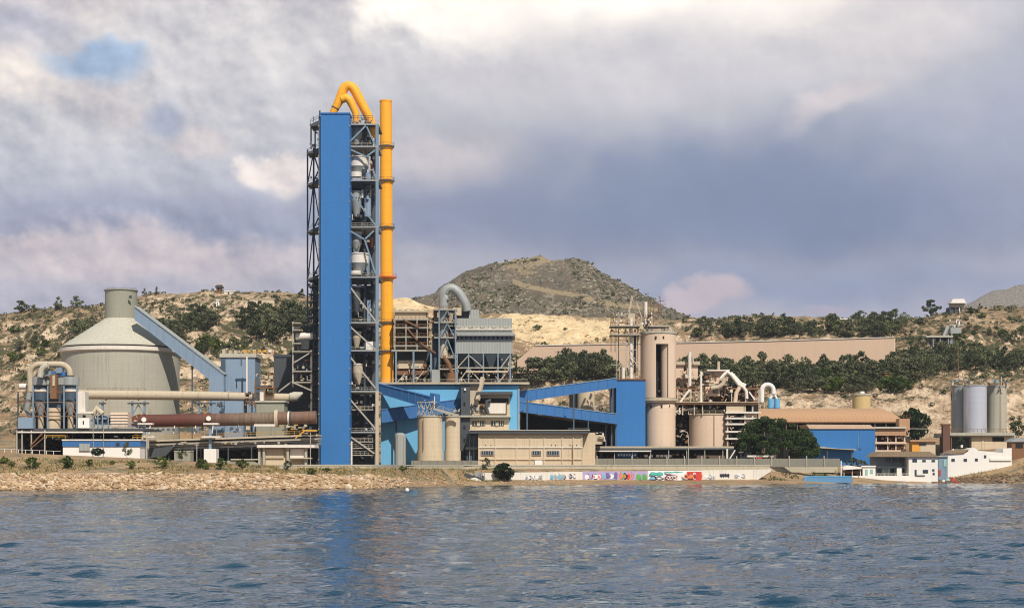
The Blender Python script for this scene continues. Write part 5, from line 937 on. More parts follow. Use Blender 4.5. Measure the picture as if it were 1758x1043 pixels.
Y = 598; t = thing('white_beach_house', 'white two-storey beach house with a tan roof and grey terrace wing', 'house', (1560, 826, Y))
Bx(t, 'wall', M['white'], 1560, 1610, 784, 828, Y, 12); Bx(t, 'rear_wing', M['grey_metal'], 1503, 1561, 783, 826, Y + 7, 10)  # grey of the rear wing holds its shade as colour
Pr(t, 'roof', M['tile'], [(1501, 783.5), (1514, 774.5), (1596, 774.5), (1613, 784)], Y - .8, 16)
for x, y_, w, h_ in ((1567, 787, 7, 5), (1584, 789, 5, 2.6), (1600, 789, 5, 2.6), (1585, 806, 8, 5), (1601, 805, 3, 2.6), (1571, 806, 2.4, 9), (1602, 811, 2.4, 3)):
    fr = Bx(t, 'window', M['grey_metal'], x - .6, x + w + .6, y_ - .6, y_ + h_ + .6, Y - .15, .2); Bx(fr, 'pane', M['glass'], x, x + w, y_, y_ + h_, Y - .25, .12)
Bx(t, 'balcony_rail', M['dark_metal'], 1572, 1588, 815, 816.6, Y - .3, .3)
for i, x in enumerate((1521, 1526, 1533, 1538, 1545, 1553)): fr = Bx(t, 'window', M['glass'], x, x + 2.6, 785, 793, Y + 6.8, .25)
for i in range(5):
    fr = Bx(t, 'terrace_window', M['white'], 1505 + i * 11, 1515 + i * 11, 803, 816, Y + 6.6, .3); Bx(fr, 'pane', M['green_paint'] if i % 2 else M['glass'], 1506.2 + i * 11, 1513.8 + i * 11, 804, 814.5, Y + 6.5, .15)
Bx(t, 'canopy', M['steel_blue'], 1500, 1561, 800.5, 802.5, Y + 3, 4); Bx(t, 'terrace_wall', M['white'], 1463, 1562, 816, 826.5, Y - 1, .8); Bx(t, 'terrace_floor', M['concrete'], 1464, 1561, 817.5, 827, Y, 8); Bx(t, 'porch', M['white'], 1540, 1548, 803, 816, Y + 2, 1.5); rail(t, M['white_metal'], (1500, 816, Y - .6), (1562, 816, Y - .6), .8, 1.2, .08)
t = thing('terrace_kiosk', 'small white kiosk on the beach house terrace', 'kiosk', (1491, 818, 600)); Bx(t, 'wall', M['white'], 1481, 1503, 801, 820, 600, 4); Bx(t, 'roof', M['white'], 1479, 1504, 798.6, 801, 599.6, 5); fr = Bx(t, 'window', M['green_paint'], 1486, 1490, 805, 816, 599.8, .3); Bx(t, 'window', M['green_paint'], 1494, 1499, 805, 812, 599.8, .3)
t = thing('beach_awning', 'low white awning on posts left of the terrace kiosk', 'awning', (1461, 815, 596)); Pr(t, 'canopy', M['white'], [(1447, 803), (1455, 798), (1480, 801.5), (1480, 804), (1448, 806)], 595, 5); columns(t, M['white_metal'], (1449, 1463, 1477), 804, None, 596, 1); Rb(t, 'flag_pole', M['white'], (1444, 790, 595), (1444, 818, 595), 1.6); Bx(t, 'counter', M['rust_beam'], 1452, 1474, 808, 812, 597, 1.5); Bx(t, 'back_wall', M['black'], 1448, 1480, 805, 818, 600, .3)
t = thing('blue_sea_wall', 'long low faded blue wall on the beach', 'wall', (1420, 827, 576)); Pr(t, 'wall', M['pool_blue'], [(1378, 825.5), (1381, 819), (1400, 817.5), (1462, 818), (1464, 828), (1378, 829)], 576, .8); Bx(t, 'coping', M['sky_blue'], 1381, 1463, 816.6, 818.4, 575.9, 1)
t = thing('white_dinghy', 'small upturned white dinghy behind the blue sea wall', 'boat', (1394, 818, 592))
MB().add([P(x, y_, Yy) for x, y_, Yy in ((1389, 818, 592), (1400, 818, 592), (1402, 818, 594.5), (1391, 818, 594.5), (1391, 813.5, 593), (1399, 813, 593), (1399, 813.6, 594), (1392, 814, 594))], [(0, 1, 2, 3), (4, 7, 6, 5), (0, 4, 5, 1), (1, 5, 6, 2), (2, 6, 7, 3), (3, 7, 4, 0)]).build('hull', M['white'], t); Tb(t, 'keel', M['grey_metal'], [(1390, 814.2, 593.5), (1400, 813.2, 593.5)], .5, 6)
t = thing('gate_house', 'narrow grey green building between the two white houses', 'building', (1618, 815, 604)); Bx(t, 'wall', M['steel_blue'], 1611, 1627, 784, 824, 604, 5); Bx(t, 'door', M['green_paint'], 1620, 1625, 788, 800, 603.8, .3); Bx(t, 'roof', M['grey_metal'], 1610, 1628, 781.5, 784, 603.5, 6); Bx(t, 'red_panel', M['red'], 1612, 1615, 806, 816, 603.8, .3)
t = thing('white_stepped_house', 'long white single-storey house stepping up the rocky headland', 'house', (1680, 800, 610))
Pr(t, 'wall', M['white'], [(1626, 779), (1660, 775.5), (1664, 771.5), (1673, 768), (1680, 773), (1722, 776.5), (1722, 769.5), (1737, 768.5), (1737, 800), (1700, 808), (1660, 818), (1626, 822)], 610, 10)
Pr(t, 'roof', M['tile'], [(1626, 778.5), (1636, 772.5), (1650, 770.2), (1664, 770.8), (1655, 777)], 609.4, 9)
for x, w, y_ in ((1634, 5, 787), (1655, 5, 787), (1674.5, 4, 786.5), (1690, 3, 781)): fr = Bx(t, 'window', M['grey_metal'], x - .5, x + w + .5, y_ - .5, y_ + 4.6, 609.85, .2); Bx(fr, 'pane', M['glass'], x, x + w, y_, y_ + 4, 609.75, .12)
Cy(t, 'tank', M['white'], 1651, 763, 768, 2, 612); Cy(t, 'tank', M['white'], 1636, 770, 774, 1.8, 612); Bx(t, 'garden_wall', M['white'], 1700, 1737, 786, 790, 609.5, .4); Tb(t, 'ridge', M['concrete_roof'], [(1640, 771.5, 612), (1664, 770.5, 612)], .8, 6)
t = thing('dark_hut', 'dark timber hut with a grey roof at the top of the headland', 'hut', (1748, 775, 615)); Bx(t, 'wall', M['rust_beam'], 1737, 1775, 758, 790, 615, 6); Pr(t, 'roof', M['grey_metal'], [(1734, 758), (1745, 751), (1780, 751), (1784, 758)], 614.4, 7.5); Bx(t, 'window', M['black'], 1744, 1756, 761, 768, 614.8, .3); Bx(t, 'door', M['black'], 1760, 1764, 761, 775, 614.8, .3)
for i, (x, y_, r_, m_, lab) in enumerate(((1636, 823, 5, 'red', 'open red beach umbrella below the white houses'), (1627, 822.5, 4.5, 'green_paint', 'pale green beach umbrella beside the red one'))):
    Yb = 588; t = thing('beach_umbrella', lab, 'umbrella', (x, 828, Yb)); c_ = P(x, y_, Yb); MB().lathe((c_.x, Yb), [(r_ * Yb / F, c_.z - .3), (r_ * .6 * Yb / F, c_.z + .25), (.05, c_.z + .5)], 14).build('canopy', M[m_], t); Rb(t, 'pole', M['white'], (x, y_ - 1, Yb), (x, G(x, Yb), Yb), .5)
t = thing('beach_bundle', 'red and white beach gear heaped beside the umbrellas', 'beach gear', (1644, 827, 587)); Pr(t, 'red_towel', M['red'], [(1640, 826.5), (1646, 826), (1647, 828.5), (1640, 828.6)], 587, .6); Bx(t, 'white_box', M['white'], 1618, 1624, 823, 826.5, 588, 1)

# ---------------------------------------------------------------- tan hall on the hill and hilltop things
t = thing('long_hill_hall', 'very long dusty pink storage hall across the hillside', 'building', (1230, 610, 850))
def hillhall():
    k = []; 
    for x, yt, yb, Yy in ((888, 618, 640, 846), (918, 593, 640, 846), (1300, 585.5, 640, 846), (1534, 579, 640, 846)): k.append((P(x, yt, Yy), P(x, yb, Yy)))
    mb = MB(); n = len(k); vs = [a for a, b in k] + [b for a, b in k] + [a + Vector((0, 22, 0)) for a, b in k] + [b + Vector((0, 22, 0)) for a, b in k]
    fs = []
    for i in range(n - 1): fs += [(n + i, n + i + 1, i + 1, i), (i, i + 1, 2 * n + i + 1, 2 * n + i), (3 * n + i + 1, 3 * n + i, 2 * n + i, 2 * n + i + 1)]
    fs += [(0, n, 3 * n, 2 * n), (n - 1, 3 * n - 1, 4 * n - 1, 2 * n - 1)]; mb.add(vs, fs); return mb.build('roof', M['roof_pink'], t)
hillhall(); MB().beam(P(918, 592.6, 845.7), P(1300, 585.1, 845.7), .35).build('ridge_trim', M['white_metal'], t); MB().beam(P(1300, 585.1, 845.7), P(1535, 578.6, 845.7), .35).build('ridge_trim', M['white_metal'], t); Bx(t, 'end_wall', M['pink'], 1534.2, 1537, 581, 640, 847, 20)
t = thing('hilltop_conveyor_house', 'small white conveyor house high on the right ridge', 'building', (1645, 530, 985)); Pr(t, 'roof', M['white'], [(1632, 520), (1636, 513), (1655, 512.5), (1659, 520)], 983, 9); Bx(t, 'wall', M['steel_light'], 1634, 1657, 520, 527, 985, 6); Bx(t, 'underframe', M['dark_metal'], 1630, 1652, 527, 548, 986, 8); Rb(t, 'ladder', M['white_metal'], (1647, 528, 984), (1649, 552, 984), 1.6); columns(t, M['dark_metal'], (1631, 1640, 1650, 1657), 527, 552, 985, 1.4)
t = thing('crusher_house', 'weathered crusher frame on the slope below the conveyor house', 'crusher', (1617, 600, 930)); q = find(1617, 600) or 900
for a, b in ((1602, 586), (1614, 582), (1628, 580), (1634, 575)): Rb(t, 'column', M['grey_metal'], (a, b - 6, q - 6), (a, 604, q - 6), 1.6)
Bx(t, 'platform', M['concrete_roof'], 1590, 1636, 576, 578.6, q - 7, 8); Bx(t, 'machine_house', M['dark_metal'], 1600, 1632, 578.6, 598, q - 2, 6); Rb(t, 'chute', M['grey_metal'], (1614, 592, q - 8), (1628, 560, q + 10), 4); Bx(t, 'hopper', M['grey_metal'], 1632, 1650, 562, 572, q + 14, 5); Bx(t, 'upper_frame', M['steel_light'], 1630, 1655, 556, 559, q + 20, 5); clutter(t, 1594, 1636, 580, 598, q - 6, 4, 26, ['dark_metal', 'steel_light', 'pale_blue', 'rust_beam'], 85, 1); clutter(t, 1626, 1652, 548, 570, q + 15, 4, 16, ['white_metal', 'steel_light', 'grey_metal'], 86, .8)
def hillbox(name, lab, cat, x0, x1, y0, y1, m_, roof='white', Yb=None):
    q = Yb or find((x0 + x1) / 2, y1) or 990; t = thing(name, lab, cat, ((x0 + x1) / 2, y1, q - 3)); Bx(t, 'wall', M[m_], x0, x1, y0, y1 + 6, q - 3, 5); Bx(t, 'roof', M[roof], x0 - 1, x1 + 1, y0 - 1.6, y0, q - 3.4, 6); Bx(t, 'door', M['black'], x0 + (x1 - x0) * .35, x0 + (x1 - x0) * .5, y0 + (y1 - y0) * .4, y1 + 1, q - 3.2, .3); return t
t = hillbox('hill_watchtower', 'dark square lookout tower on the left ridge', 'tower', 371.5, 379, 489, 499, 'rust_beam', 'beige_metal'); Bx(t, 'gallery', M['dark_metal'], 369, 381, 490.5, 493, (find(375, 499) or 990) - 4, 7)
hillbox('white_hut', 'long low white hut on the left ridge right of the lookout', 'hut', 385, 402, 500.5, 503.5, 'white'); hillbox('stone_hut', 'tan terraced stone building on the left ridge', 'hut', 428, 470, 513, 520, 'cream', 'beige_metal'); hillbox('white_hut', 'small white pump hut on the quarry slope above the blue transfer house', 'hut', 371, 376, 515, 524, 'white')
hillbox('white_hut', 'tiny white building on the right ridge left of the dark pines', 'hut', 1442, 1466, 548, 551, 'white'); hillbox('stone_tower', 'small brown stone tower among the trees above the pale cliff', 'tower', 1519, 1531, 641, 658, 'rust_beam', 'rust_beam')
t = thing('utility_pylon', 'lattice power pylon beyond the slotted silo', 'pylon', (1133, 545, 1010))
for a, b in (((1129, 550), (1132, 508)), ((1137, 550), (1133, 508)), ((1124, 518), (1141, 516)), ((1122, 524), (1143, 522)), ((1129, 545), (1136, 530)), ((1137, 545), (1130, 530))): Rb(t, 'lattice_member', M['rust_beam'], (*a, 1010), (*b, 1010), .9)
t = thing('hillside_stair_fence', 'yellow and white barrier posts on the left quarry terrace', 'barrier', (450, 600, 700))
for i, x in enumerate(range(380, 470, 9)):
    q = find(x, 604) or 760; Bx(t, 'block', M['yellow' if i % 3 else 'white_metal'], x, x + 5, 600, 604.5, q - 2, 1.5)
# ---------------------------------------------------------------- quay wall, graffiti walls, fences
def ribbon(t, name, mat, px0, px1, off, zt, zb, th, step=20):
    xs = np.arange(px0, px1 + .1, step); vs = []; 
    for x in xs:
        Yy = float(shoreY(x)) + (off(x) if callable(off) else off); X = (x - CX) * Yy / F; a = zt(x) if callable(zt) else zt; b = zb(x) if callable(zb) else zb
        vs += [(X, Yy, b), (X, Yy, a), (X, Yy + th, a), (X, Yy + th, b)]
    fs = []
    for i in range(len(xs) - 1):
        o = i * 4; fs += [(o, o + 4, o + 5, o + 1), (o + 1, o + 5, o + 6, o + 2), (o + 2, o + 6, o + 7, o + 3)]
    fs += [(0, 1, 2, 3), (len(vs) - 1, len(vs) - 2, len(vs) - 3, len(vs) - 4)]; return MB().add(vs, fs).build(name, mat, t)
t = thing('quay_wall', 'long pale concrete quay wall running in front of the works', 'wall', (900, 800, 540)); ribbon(t, 'wall', M['quay'], 478, 1442, 24, 6.25, 3.8, .6); ribbon(t, 'coping', M['concrete_roof'], 477, 1443, 23.85, 6.5, 6.25, .9)
def gwall(name, lab, px0, px1, y0, y1, m_):
    off = 14.5; t = thing(name, lab, 'wall', ((px0 + px1) / 2, y1, float(shoreY((px0 + px1) / 2)) + off)); zt = lambda x: P(0, float(np.interp(x, [px0, px1], y0)), float(shoreY(x)) + off).z
    ribbon(t, 'wall', m_, px0, px1, off, zt, 0.6, .5, (px1 - px0) / 4); return t
def scrawl(t, x0, x1, y0, y1, cols, seed, n=5, outline='ink'):
    """bubble letters of one painted piece: each letter a flat shape on the wall with a dark outline"""
    r = random.Random(seed); off = 14.5
    for i in range(n):
        cx_ = x0 + (x1 - x0) * (i + .5) / n; Yy = float(shoreY(cx_)) + off; w = (x1 - x0) / n * .78; h_ = (y1 - y0) / 2; cy_ = (y0 + y1) / 2 + r.uniform(-.5, .5)
        for layer, (sc_, m_) in enumerate(((1.1, GM[outline if r.random() < .6 else r.choice(cols)]), (.86, GM[r.choice(cols)]), (.45, GM[r.choice(cols)]))):
            lx = r.uniform(-.3, .3) * w * (layer > 0); q = [(cx_ + lx + math.cos(a * .628) * w * sc_ * r.uniform(.5, 1.15), cy_ + math.sin(a * .628) * h_ * sc_ * r.uniform(.55, 1.12)) for a in range(10)]
            MB().prism(q, Yy - .06 * (layer + 1) + (.0 if layer else .02) - .02, .05).build('painted_letter', m_, t)
GM = {k: colmat('spray_' + k, c_) for k, c_ in dict(ink=(58, 56, 70), white=(236, 232, 228), lilac=(176, 160, 196), pink=(214, 136, 150), sky=(132, 184, 210), teal=(96, 184, 172), green=(104, 170, 92), red=(206, 72, 60), orange=(224, 128, 84), grey=(168, 168, 172), maroon=(122, 62, 70), purple=(128, 108, 160)).items()}
t = gwall('graffiti_wall', 'white beach wall with two grey blue graffiti pieces right of the round bush', 832, 1000, (811, 809), 826, M['old_white'])
scrawl(t, 899, 930, 815, 823, ['grey', 'white', 'lilac'], 1, 5); scrawl(t, 942, 970, 813, 824, ['sky', 'grey', 'white'], 2, 4); scrawl(t, 975, 988, 813, 821, ['white', 'grey'], 3, 2)
t = gwall('graffiti_wall', 'beach wall covered in lilac, pink and green graffiti', 1000, 1112, (808.5, 808), 826, GM['lilac'])
scrawl(t, 1003, 1032, 812, 824, ['pink', 'white', 'lilac'], 4, 4); scrawl(t, 1032, 1060, 810, 823, ['purple', 'white', 'sky'], 5, 4); scrawl(t, 1062, 1088, 810, 824, ['pink', 'red', 'orange', 'green'], 6, 4); scrawl(t, 1090, 1110, 812, 825, ['green', 'white'], 7, 2, 'green')
t = gwall('graffiti_wall', 'beach wall painted turquoise and bright red', 1112, 1205, (807.5, 807), 825, GM['white']); off = 14.5
for x0, x1, m_ in ((1112, 1141, 'white'), (1141, 1170, 'white'), (1170, 1205, 'red')): Yy = float(shoreY((x0 + x1) / 2)) + off; Bx(t, 'painted_field', GM[m_], x0 + .5, x1 - .5, 809, 824, Yy - .5, .45)
scrawl(t, 1116, 1136, 809, 817, ['teal'], 8, 2, 'teal'); scrawl(t, 1117, 1136, 817, 824, ['sky', 'grey', 'white'], 9, 2); scrawl(t, 1143, 1168, 814, 824, ['maroon', 'pink', 'white'], 10, 4, 'maroon'); scrawl(t, 1142, 1168, 808.5, 812, ['teal'], 11, 2, 'teal'); scrawl(t, 1173, 1203, 811, 823, ['red', 'orange', 'white', 'maroon'], 12, 4, 'maroon')
for p_ in [c_ for c_ in t.children if c_.name.startswith('painted_letter')]: p_.location.y -= .75
t = gwall('graffiti_wall', 'white beach wall with black tags and an angled right end', 1205, 1300, (806.5, 805.5), 824, M['old_white']); Yy = float(shoreY(1310)) + off
Pr(t, 'end_wall', M['old_white'], [(1298, 805.5), (1323, 804.5), (1323, 809), (1308, 818), (1300, 824), (1298, 824)], Yy - 1.5, .5)
scrawl(t, 1208, 1228, 814, 822, ['white', 'grey'], 13, 3, 'teal'); scrawl(t, 1236, 1252, 812, 819, ['ink'], 14, 4); scrawl(t, 1260, 1278, 813, 821, ['grey', 'white'], 15, 3, 'grey')
t = thing('collapsed_shed', 'broken timber and sheet lean-to at the left end of the graffiti walls', 'shed', (812, 822, 545))
Yy = float(shoreY(812)) + 15; Rb(t, 'post', M['rust_beam'], (796, 806, Yy), (796, 825, Yy), 1.4); Pr(t, 'fallen_roof', M['dark_metal'], [(798, 811), (830, 821), (832, 824), (798, 818)], Yy - 1, 2.5); Bx(t, 'back_panel', M['grey_metal'], 815, 830, 810, 820, Yy + 1, .4); Pr(t, 'white_board', M['white'], [(800, 822), (816, 819), (828, 825), (800, 826)], Yy - 2, .3); clutter(t, 797, 830, 812, 824, Yy - 1, 2, 14, ['rust_beam', 'white_metal', 'grey_metal', 'pale_blue'], 87, .6)
t = thing('bank_fence', 'low pale guard rail along the top of the left bank', 'fence', (60, 778, 455))
xs = list(range(-40, 108, 12))
for a, b in zip(xs, xs[1:]): MB().beam(Vector(P(a, 0, 455).xy.to_3d()) + Vector((0, 0, zat(a, 455) + 1.0)), Vector(P(b, 0, 455).xy.to_3d()) + Vector((0, 0, zat(b, 455) + 1.0)), .09).build('top_rail', M['white_metal'], t); Rb(t, 'post', M['white_metal'], (a, G(a, 455) - 6.8, 455), (a, G(a, 455), 455), .9)
for i, (x, y0, Yy, lab) in enumerate(((338, 758, 475, 'thin utility pole in front of the kiln deck'), (533, 742, 478, 'thin pole left of the blue tower foot'), (1329, 776, 600, 'short white pole before the big fig tree'), (1272, 770, 596, 'dark pole left of the big fig tree'))):
    t = thing('utility_pole', lab, 'pole', (x, 797, Yy)); Rb(t, 'pole', M['steel_light' if i != 3 else 'dark_metal'], (x, y0, Yy), (x, G(x, Yy), Yy), 1.2); Rb(t, 'crossarm', M['steel_light'], (x - 4, y0 + 6, Yy), (x + 4, y0 + 6, Yy), .9)
t = thing('mooring_buoy', 'small round white buoy floating off the rocks', 'buoy', (699, 842, 395)); c_ = P(699, 841.5, 412); MB().lathe((c_.x, 412), [(.02, -.3), (.35, -.2), (.5, .1), (.45, .45), (.25, .62), (.02, .68)], 16).build('float', M['white'], t); Rb(t, 'pennant_pole', M['white'], (699, 838, 412), (699, 836, 412), .4)

# ---------------------------------------------------------------- plants
def crown(seed, nl, lobes, flat=1.0, leaf=.05, top=1.0, thin=.75):
    """unit-height crown: leaf faces spread through many clumps, gaps between"""
    r = np.random.RandomState(seed); cl = []
    for i in range(lobes):
        a = r.rand() * 6.28; h = r.rand(); rad = (1 - abs(2 * h - .9) ** 2.2 * .75) * .46 * flat * r.rand() ** .5
        cl.append((math.cos(a) * rad, math.sin(a) * rad, .22 + .72 * h * top, r.uniform(.09, .19) * (1.1 - .4 * h)))
    mb = MB()
    for i in range(nl):
        x, y, z, s_ = cl[r.randint(len(cl))]; d = r.normal(size=3); d /= np.linalg.norm(d); q = s_ * (thin + (1 - thin) * r.rand()) * (.6 + .4 * r.rand())
        c_ = np.array([x, y, z]) + d * q * np.array([1.15 * flat ** .5, 1.15 * flat ** .5, .85]); n1 = r.normal(size=3) + d * .8; n1 /= np.linalg.norm(n1); u = np.cross(n1, r.normal(size=3)); u /= np.linalg.norm(u); v = np.cross(n1, u); e = leaf * r.uniform(.6, 1.3)
        mb.add([c_ + u * e, c_ + v * e * .7, c_ - u * e, c_ - v * e * .7], [(0, 1, 2, 3)])
    return mb
def trunk(seed, h=.5, r0=.03, limbs=4, flat=1.0):
    r = random.Random(seed); mb = MB(); mb.tube([(0, 0, -.06), (r.uniform(-.02, .02), 0, h * .5), (r.uniform(-.04, .04), r.uniform(-.03, .03), h)], [r0, r0 * .75, r0 * .5], 7)
    for i in range(limbs):
        a = i * 6.28 / limbs + r.random(); z = h * r.uniform(.45, .9); mb.tube([(0, 0, z), (math.cos(a) * .12 * flat, math.sin(a) * .12 * flat, z + .12), (math.cos(a) * .28 * flat, math.sin(a) * .28 * flat, z + .28)], [r0 * .5, r0 * .35, r0 * .12], 5)
    return mb
protos = {}
def proto(kind, i, mat, nl, lobes, flat, leaf, th, top=1.0):
    c_ = crown(hash_(kind) + i * 7, nl, lobes, flat, leaf, top); t_ = trunk(i + 3, th, .028, 4, flat)
    cm_ = c_.build('crown', mat); tm = t_.build('trunk', M['bark']); protos[(kind, i)] = (cm_.data, tm.data)
    bpy.data.objects.remove(cm_); bpy.data.objects.remove(tm)
hash_ = lambda s_: sum(ord(ch) for ch in s_)
for i in range(6): proto('tree', i, M['leaf_dark'], 900, 26, 1.0 + .12 * (i % 3), .045, .42)
for i in range(3): proto('tall', i, M['leaf_dark'], 700, 22, .62, .04, .4)
for i in range(2): proto('dense', i, M['leaf_fig'], 3600, 60, 1.6, .05, .3)
for i in range(3): proto('olive', i, M['leaf_olive'], 1000, 28, 1.3, .045, .35)
for i in range(3): proto('umbrella', i, M['leaf_dark'], 1100, 20, 1.15, .05, .5, 1.0)
for i in range(4): proto('bush', i, M['leaf_green'], 1000, 26, 1.5, .06, .3)
for i in range(2): proto('scrub', i, M['leaf_olive'], 160, 9, 1.8, .08, .2)
proto('red', 0, M['leaf_red'], 900, 22, 1.4, .045, .3)
rr = random.Random(12)
def plant(name, kind, i, px, Y, hpx, lab, cat, group=None, wide=1.0, sink=.1, parts=True, z=None):
    cd, td = protos[(kind, i)]; h = hpx * Y / F; X = (px - CX) * Y / F; zz_ = (zat(px, Y) if z is None else z) - sink * h * .5
    rt = bpy.data.objects.new(name, None); COL.objects.link(rt); rt.location = (X, Y, zz_); rt.rotation_euler.z = rr.uniform(0, 6.28); rt.scale = (h * wide, h * wide, h); tag(rt, lab, cat, group)
    for nm, d_ in (('crown', cd), ('trunk', td)): o = bpy.data.objects.new(nm, d_); COL.objects.link(o); o.parent = rt
    return rt
def plant_at(name, kind, i, px, py, hpx, lab, cat, group=None, wide=1.0, y0=700, y1=1010):
    q = find(px, py, y0, y1)
    if q: return plant(name, kind, i, px, q, hpx, lab, cat, group, wide)
# the big fig tree and the named bushes
def big_tree():
    t = thing('fig_tree', 'huge dark round-topped tree between the process plant and blue hall', 'tree', (1333, 797, 604)); p = P(1333, 797, 604); S = 604 / F; r = np.random.RandomState(3); mb = MB(); cl = []
    for i in range(120):
        u = r.uniform(-1, 1); v = r.uniform(-1, 1); w = r.rand()
        half = 70 * (1 - abs(u) ** 2.6) ** .5; x = 1334 + u * 68; ytop = float(np.interp(x, [1262, 1272, 1285, 1300, 1325, 1345, 1362, 1382, 1395, 1404], [772, 744, 728, 715, 712, 717, 724, 733, 748, 770]))
        y_ = ytop + 6 + (784 - ytop - 6) * w ** 1.3; cl.append((x, y_, 604 + v * 12 * (1 - abs(u) ** 2) ** .5, r.uniform(6, 10)))
    for i in range(26000):
        x, y_, Yy, rad = cl[r.randint(len(cl))]; c_ = np.array(P(x, y_, Yy)); d = r.normal(size=3); d /= np.linalg.norm(d); c_ = c_ + d * rad * S * (.7 + .3 * r.rand()) * np.array([1.1, 1.1, .8])
        n1 = r.normal(size=3) + d; n1 /= np.linalg.norm(n1); a = np.cross(n1, r.normal(size=3)); a /= np.linalg.norm(a); b = np.cross(n1, a); e = r.uniform(.18, .42)
        mb.add([c_ + a * e, c_ + b * e * .7, c_ - a * e, c_ - b * e * .7], [(0, 1, 2, 3)])
    mb.build('crown', M['leaf_fig'], t); k_ = MB()
    for x, xb in ((1300, 1318), (1322, 1326), (1345, 1336), (1372, 1346)): k_.tube([P(xb, 799, 604), P((x + xb) / 2, 778, 604), P(x, 752, 604)], [.9, .6, .25], 8)
    k_.build('trunk', M['bark'], t)
big_tree()
plant('round_bush', 'dense', 0, 866, float(shoreY(866)) + 12.0, 34, 'big round dark green bush against the graffiti wall', 'bush', wide=.72)
plant('small_tree', 'olive', 0, 834, float(shoreY(834)) + 21, 22, 'thin young tree left of the round bush', 'tree', wide=.7)
for i, (px, py, h_, w_, lab) in enumerate(((168, 784, 16, 1.0, 'dark dome-shaped bush before the white and blue hut'), (218, 786, 30, .55, 'small dark tree before the right end of the hut'), (312, 794, 24, .6, 'young upright tree under the kiln deck'))):
    plant('bush', 'dense' if i == 0 else 'tree', i, px, 456, h_, lab, 'bush' if i == 0 else 'tree', wide=w_)
for i, (px, s_, h_, w_, lab) in enumerate(((6, 20, 14, 1, 'leftmost small bush on the grassy bank'), (20, 17, 10, 1, 'tiny bush next to the leftmost one on the bank'), (55, 16, 22, .9, 'broad bush on the bank below the gas cleaning plant'), (116, 16, 24, .75, 'tall bush on the bank below the guard rail end'), (154, 19, 14, .8, 'small bush on the bank below the dome bush'), (193, 21, 8, 1, 'very small bush on the bank below the hut'), (226, 16, 16, .8, 'middle-sized bush on the bank below the small dark tree'), (279, 17, 22, 1, 'broad spreading bush on the bank left of the utility pole'), (345, 19, 18, .9, 'bush on the bank at the foot of the utility pole'), (355, 17, 12, 1, 'low bush right of the utility pole bush'), (379, 17, 22, .7, 'upright bush on the bank below the T-shaped pier'), (416, 18, 20, .75, 'bush on the bank below the retaining wall'), (493, 20, 18, .95, 'square olive bush at the left end of the quay wall'), (535, 10, 14, 1.1, 'green tuft among the rocks below the blue tower'), (560, 15, 8, 1.4, 'low green tuft on the bank under the blue tower'), (690, 19, 9, 1.8, 'wide low weeds under the small metal silo'), (1480, 22, 0, 1, ''))):
    if h_: plant('bush', 'olive' if i == 12 else 'bush', i % 3, px, float(shoreY(px)) + s_, h_, lab, 'bush', wide=w_)
plant('leafy_tree', 'tree', 1, 1466, 604, 30, 'green tree left of the white kiosk', 'tree', wide=1.1); plant('leafy_tree', 'olive', 1, 1478, 606, 26, 'paler tree behind the white kiosk', 'tree', wide=.9)
for i, x in enumerate((1373, 1384, 1396, 1408, 1420)): plant('hedge_bush', 'bush', i % 3, x, 602, 15, 'green bush in the low hedge behind the blue sea wall', 'bush', 'hedge behind the blue sea wall', wide=1.0)
plant('dark_tree', 'dense', 1, 1566, 690, 62, 'tall dark green tree at the right end of the vaulted store', 'tree', wide=.62); plant('red_tree', 'red', 0, 1526, 694, 30, 'reddish brown tree behind the vaulted store', 'tree', wide=1.3)
plant('garden_tree', 'bush', 1, 1600, 625, 24, 'leafy garden tree behind the white beach house', 'tree'); plant('garden_tree', 'tree', 3, 1650, 646, 26, 'dark tree against the silo base', 'tree', wide=.8); plant('garden_tree', 'tree', 4, 1702, 652, 24, 'small tree in front of the matt silo', 'tree', wide=.6); plant('garden_tree', 'tree', 5, 1745, 650, 50, 'large dark tree right of the three silos', 'tree', wide=.8)
plant('garden_tree', 'olive', 2, 1575, 628, 22, 'grey green tree left of the orange hut', 'tree', wide=.9); plant('garden_tree', 'bush', 2, 1690, 612, 8, 'low shrub on the roof line of the stepped house', 'bush', wide=1.5)
# slopes: (kind, px, py of base, height px, width)
LT = 'dark tree standing on the left quarry slope'; RT = 'tree in the dense belt below the long pink hall'; UT = 'dark tree on the right slope above the long pink hall'
def belt(n, x0, x1, y0, y1, h0, h1, lab, group, kinds=('tree', 'tree', 'tall', 'olive'), seed=1, wide=(.75, 1.1), skip=lambda x, y_: False):
    r = random.Random(seed); k = 0; tries = 0
    while k < n and tries < n * 6:
        tries += 1; x = x0 + (x1 - x0) * ((k + r.random()) / n); y_ = r.uniform(y0(x) if callable(y0) else y0, y1(x) if callable(y1) else y1)
        if skip(x, y_): k += 1; continue
        kd = r.choice(kinds); nn = {'tree': 6, 'tall': 3, 'olive': 3, 'bush': 4, 'umbrella': 3, 'scrub': 2}[kd]
        if plant_at('tree' if kd not in ('bush', 'scrub') else 'shrub', kd, r.randrange(nn), x, y_, r.uniform(h0, h1), lab, 'tree' if kd not in ('bush', 'scrub') else 'shrub', group, r.uniform(*wide)): k += 1
belt(74, 1165, 1630, lambda x: np.interp(x, [1165, 1400, 1560, 1630], [645, 650, 640, 622]), lambda x: np.interp(x, [1165, 1400, 1560, 1630], [668, 672, 662, 640]), 32, 50, RT, 'tree belt below the long hall', seed=2, wide=(.8, 1.15))
belt(34, 1360, 1560, 655, 676, 20, 32, 'greener bushy tree at the foot of the tree belt', 'bushy trees above the pale cliff', ('bush', 'olive', 'tree'), 3, (.9, 1.2))
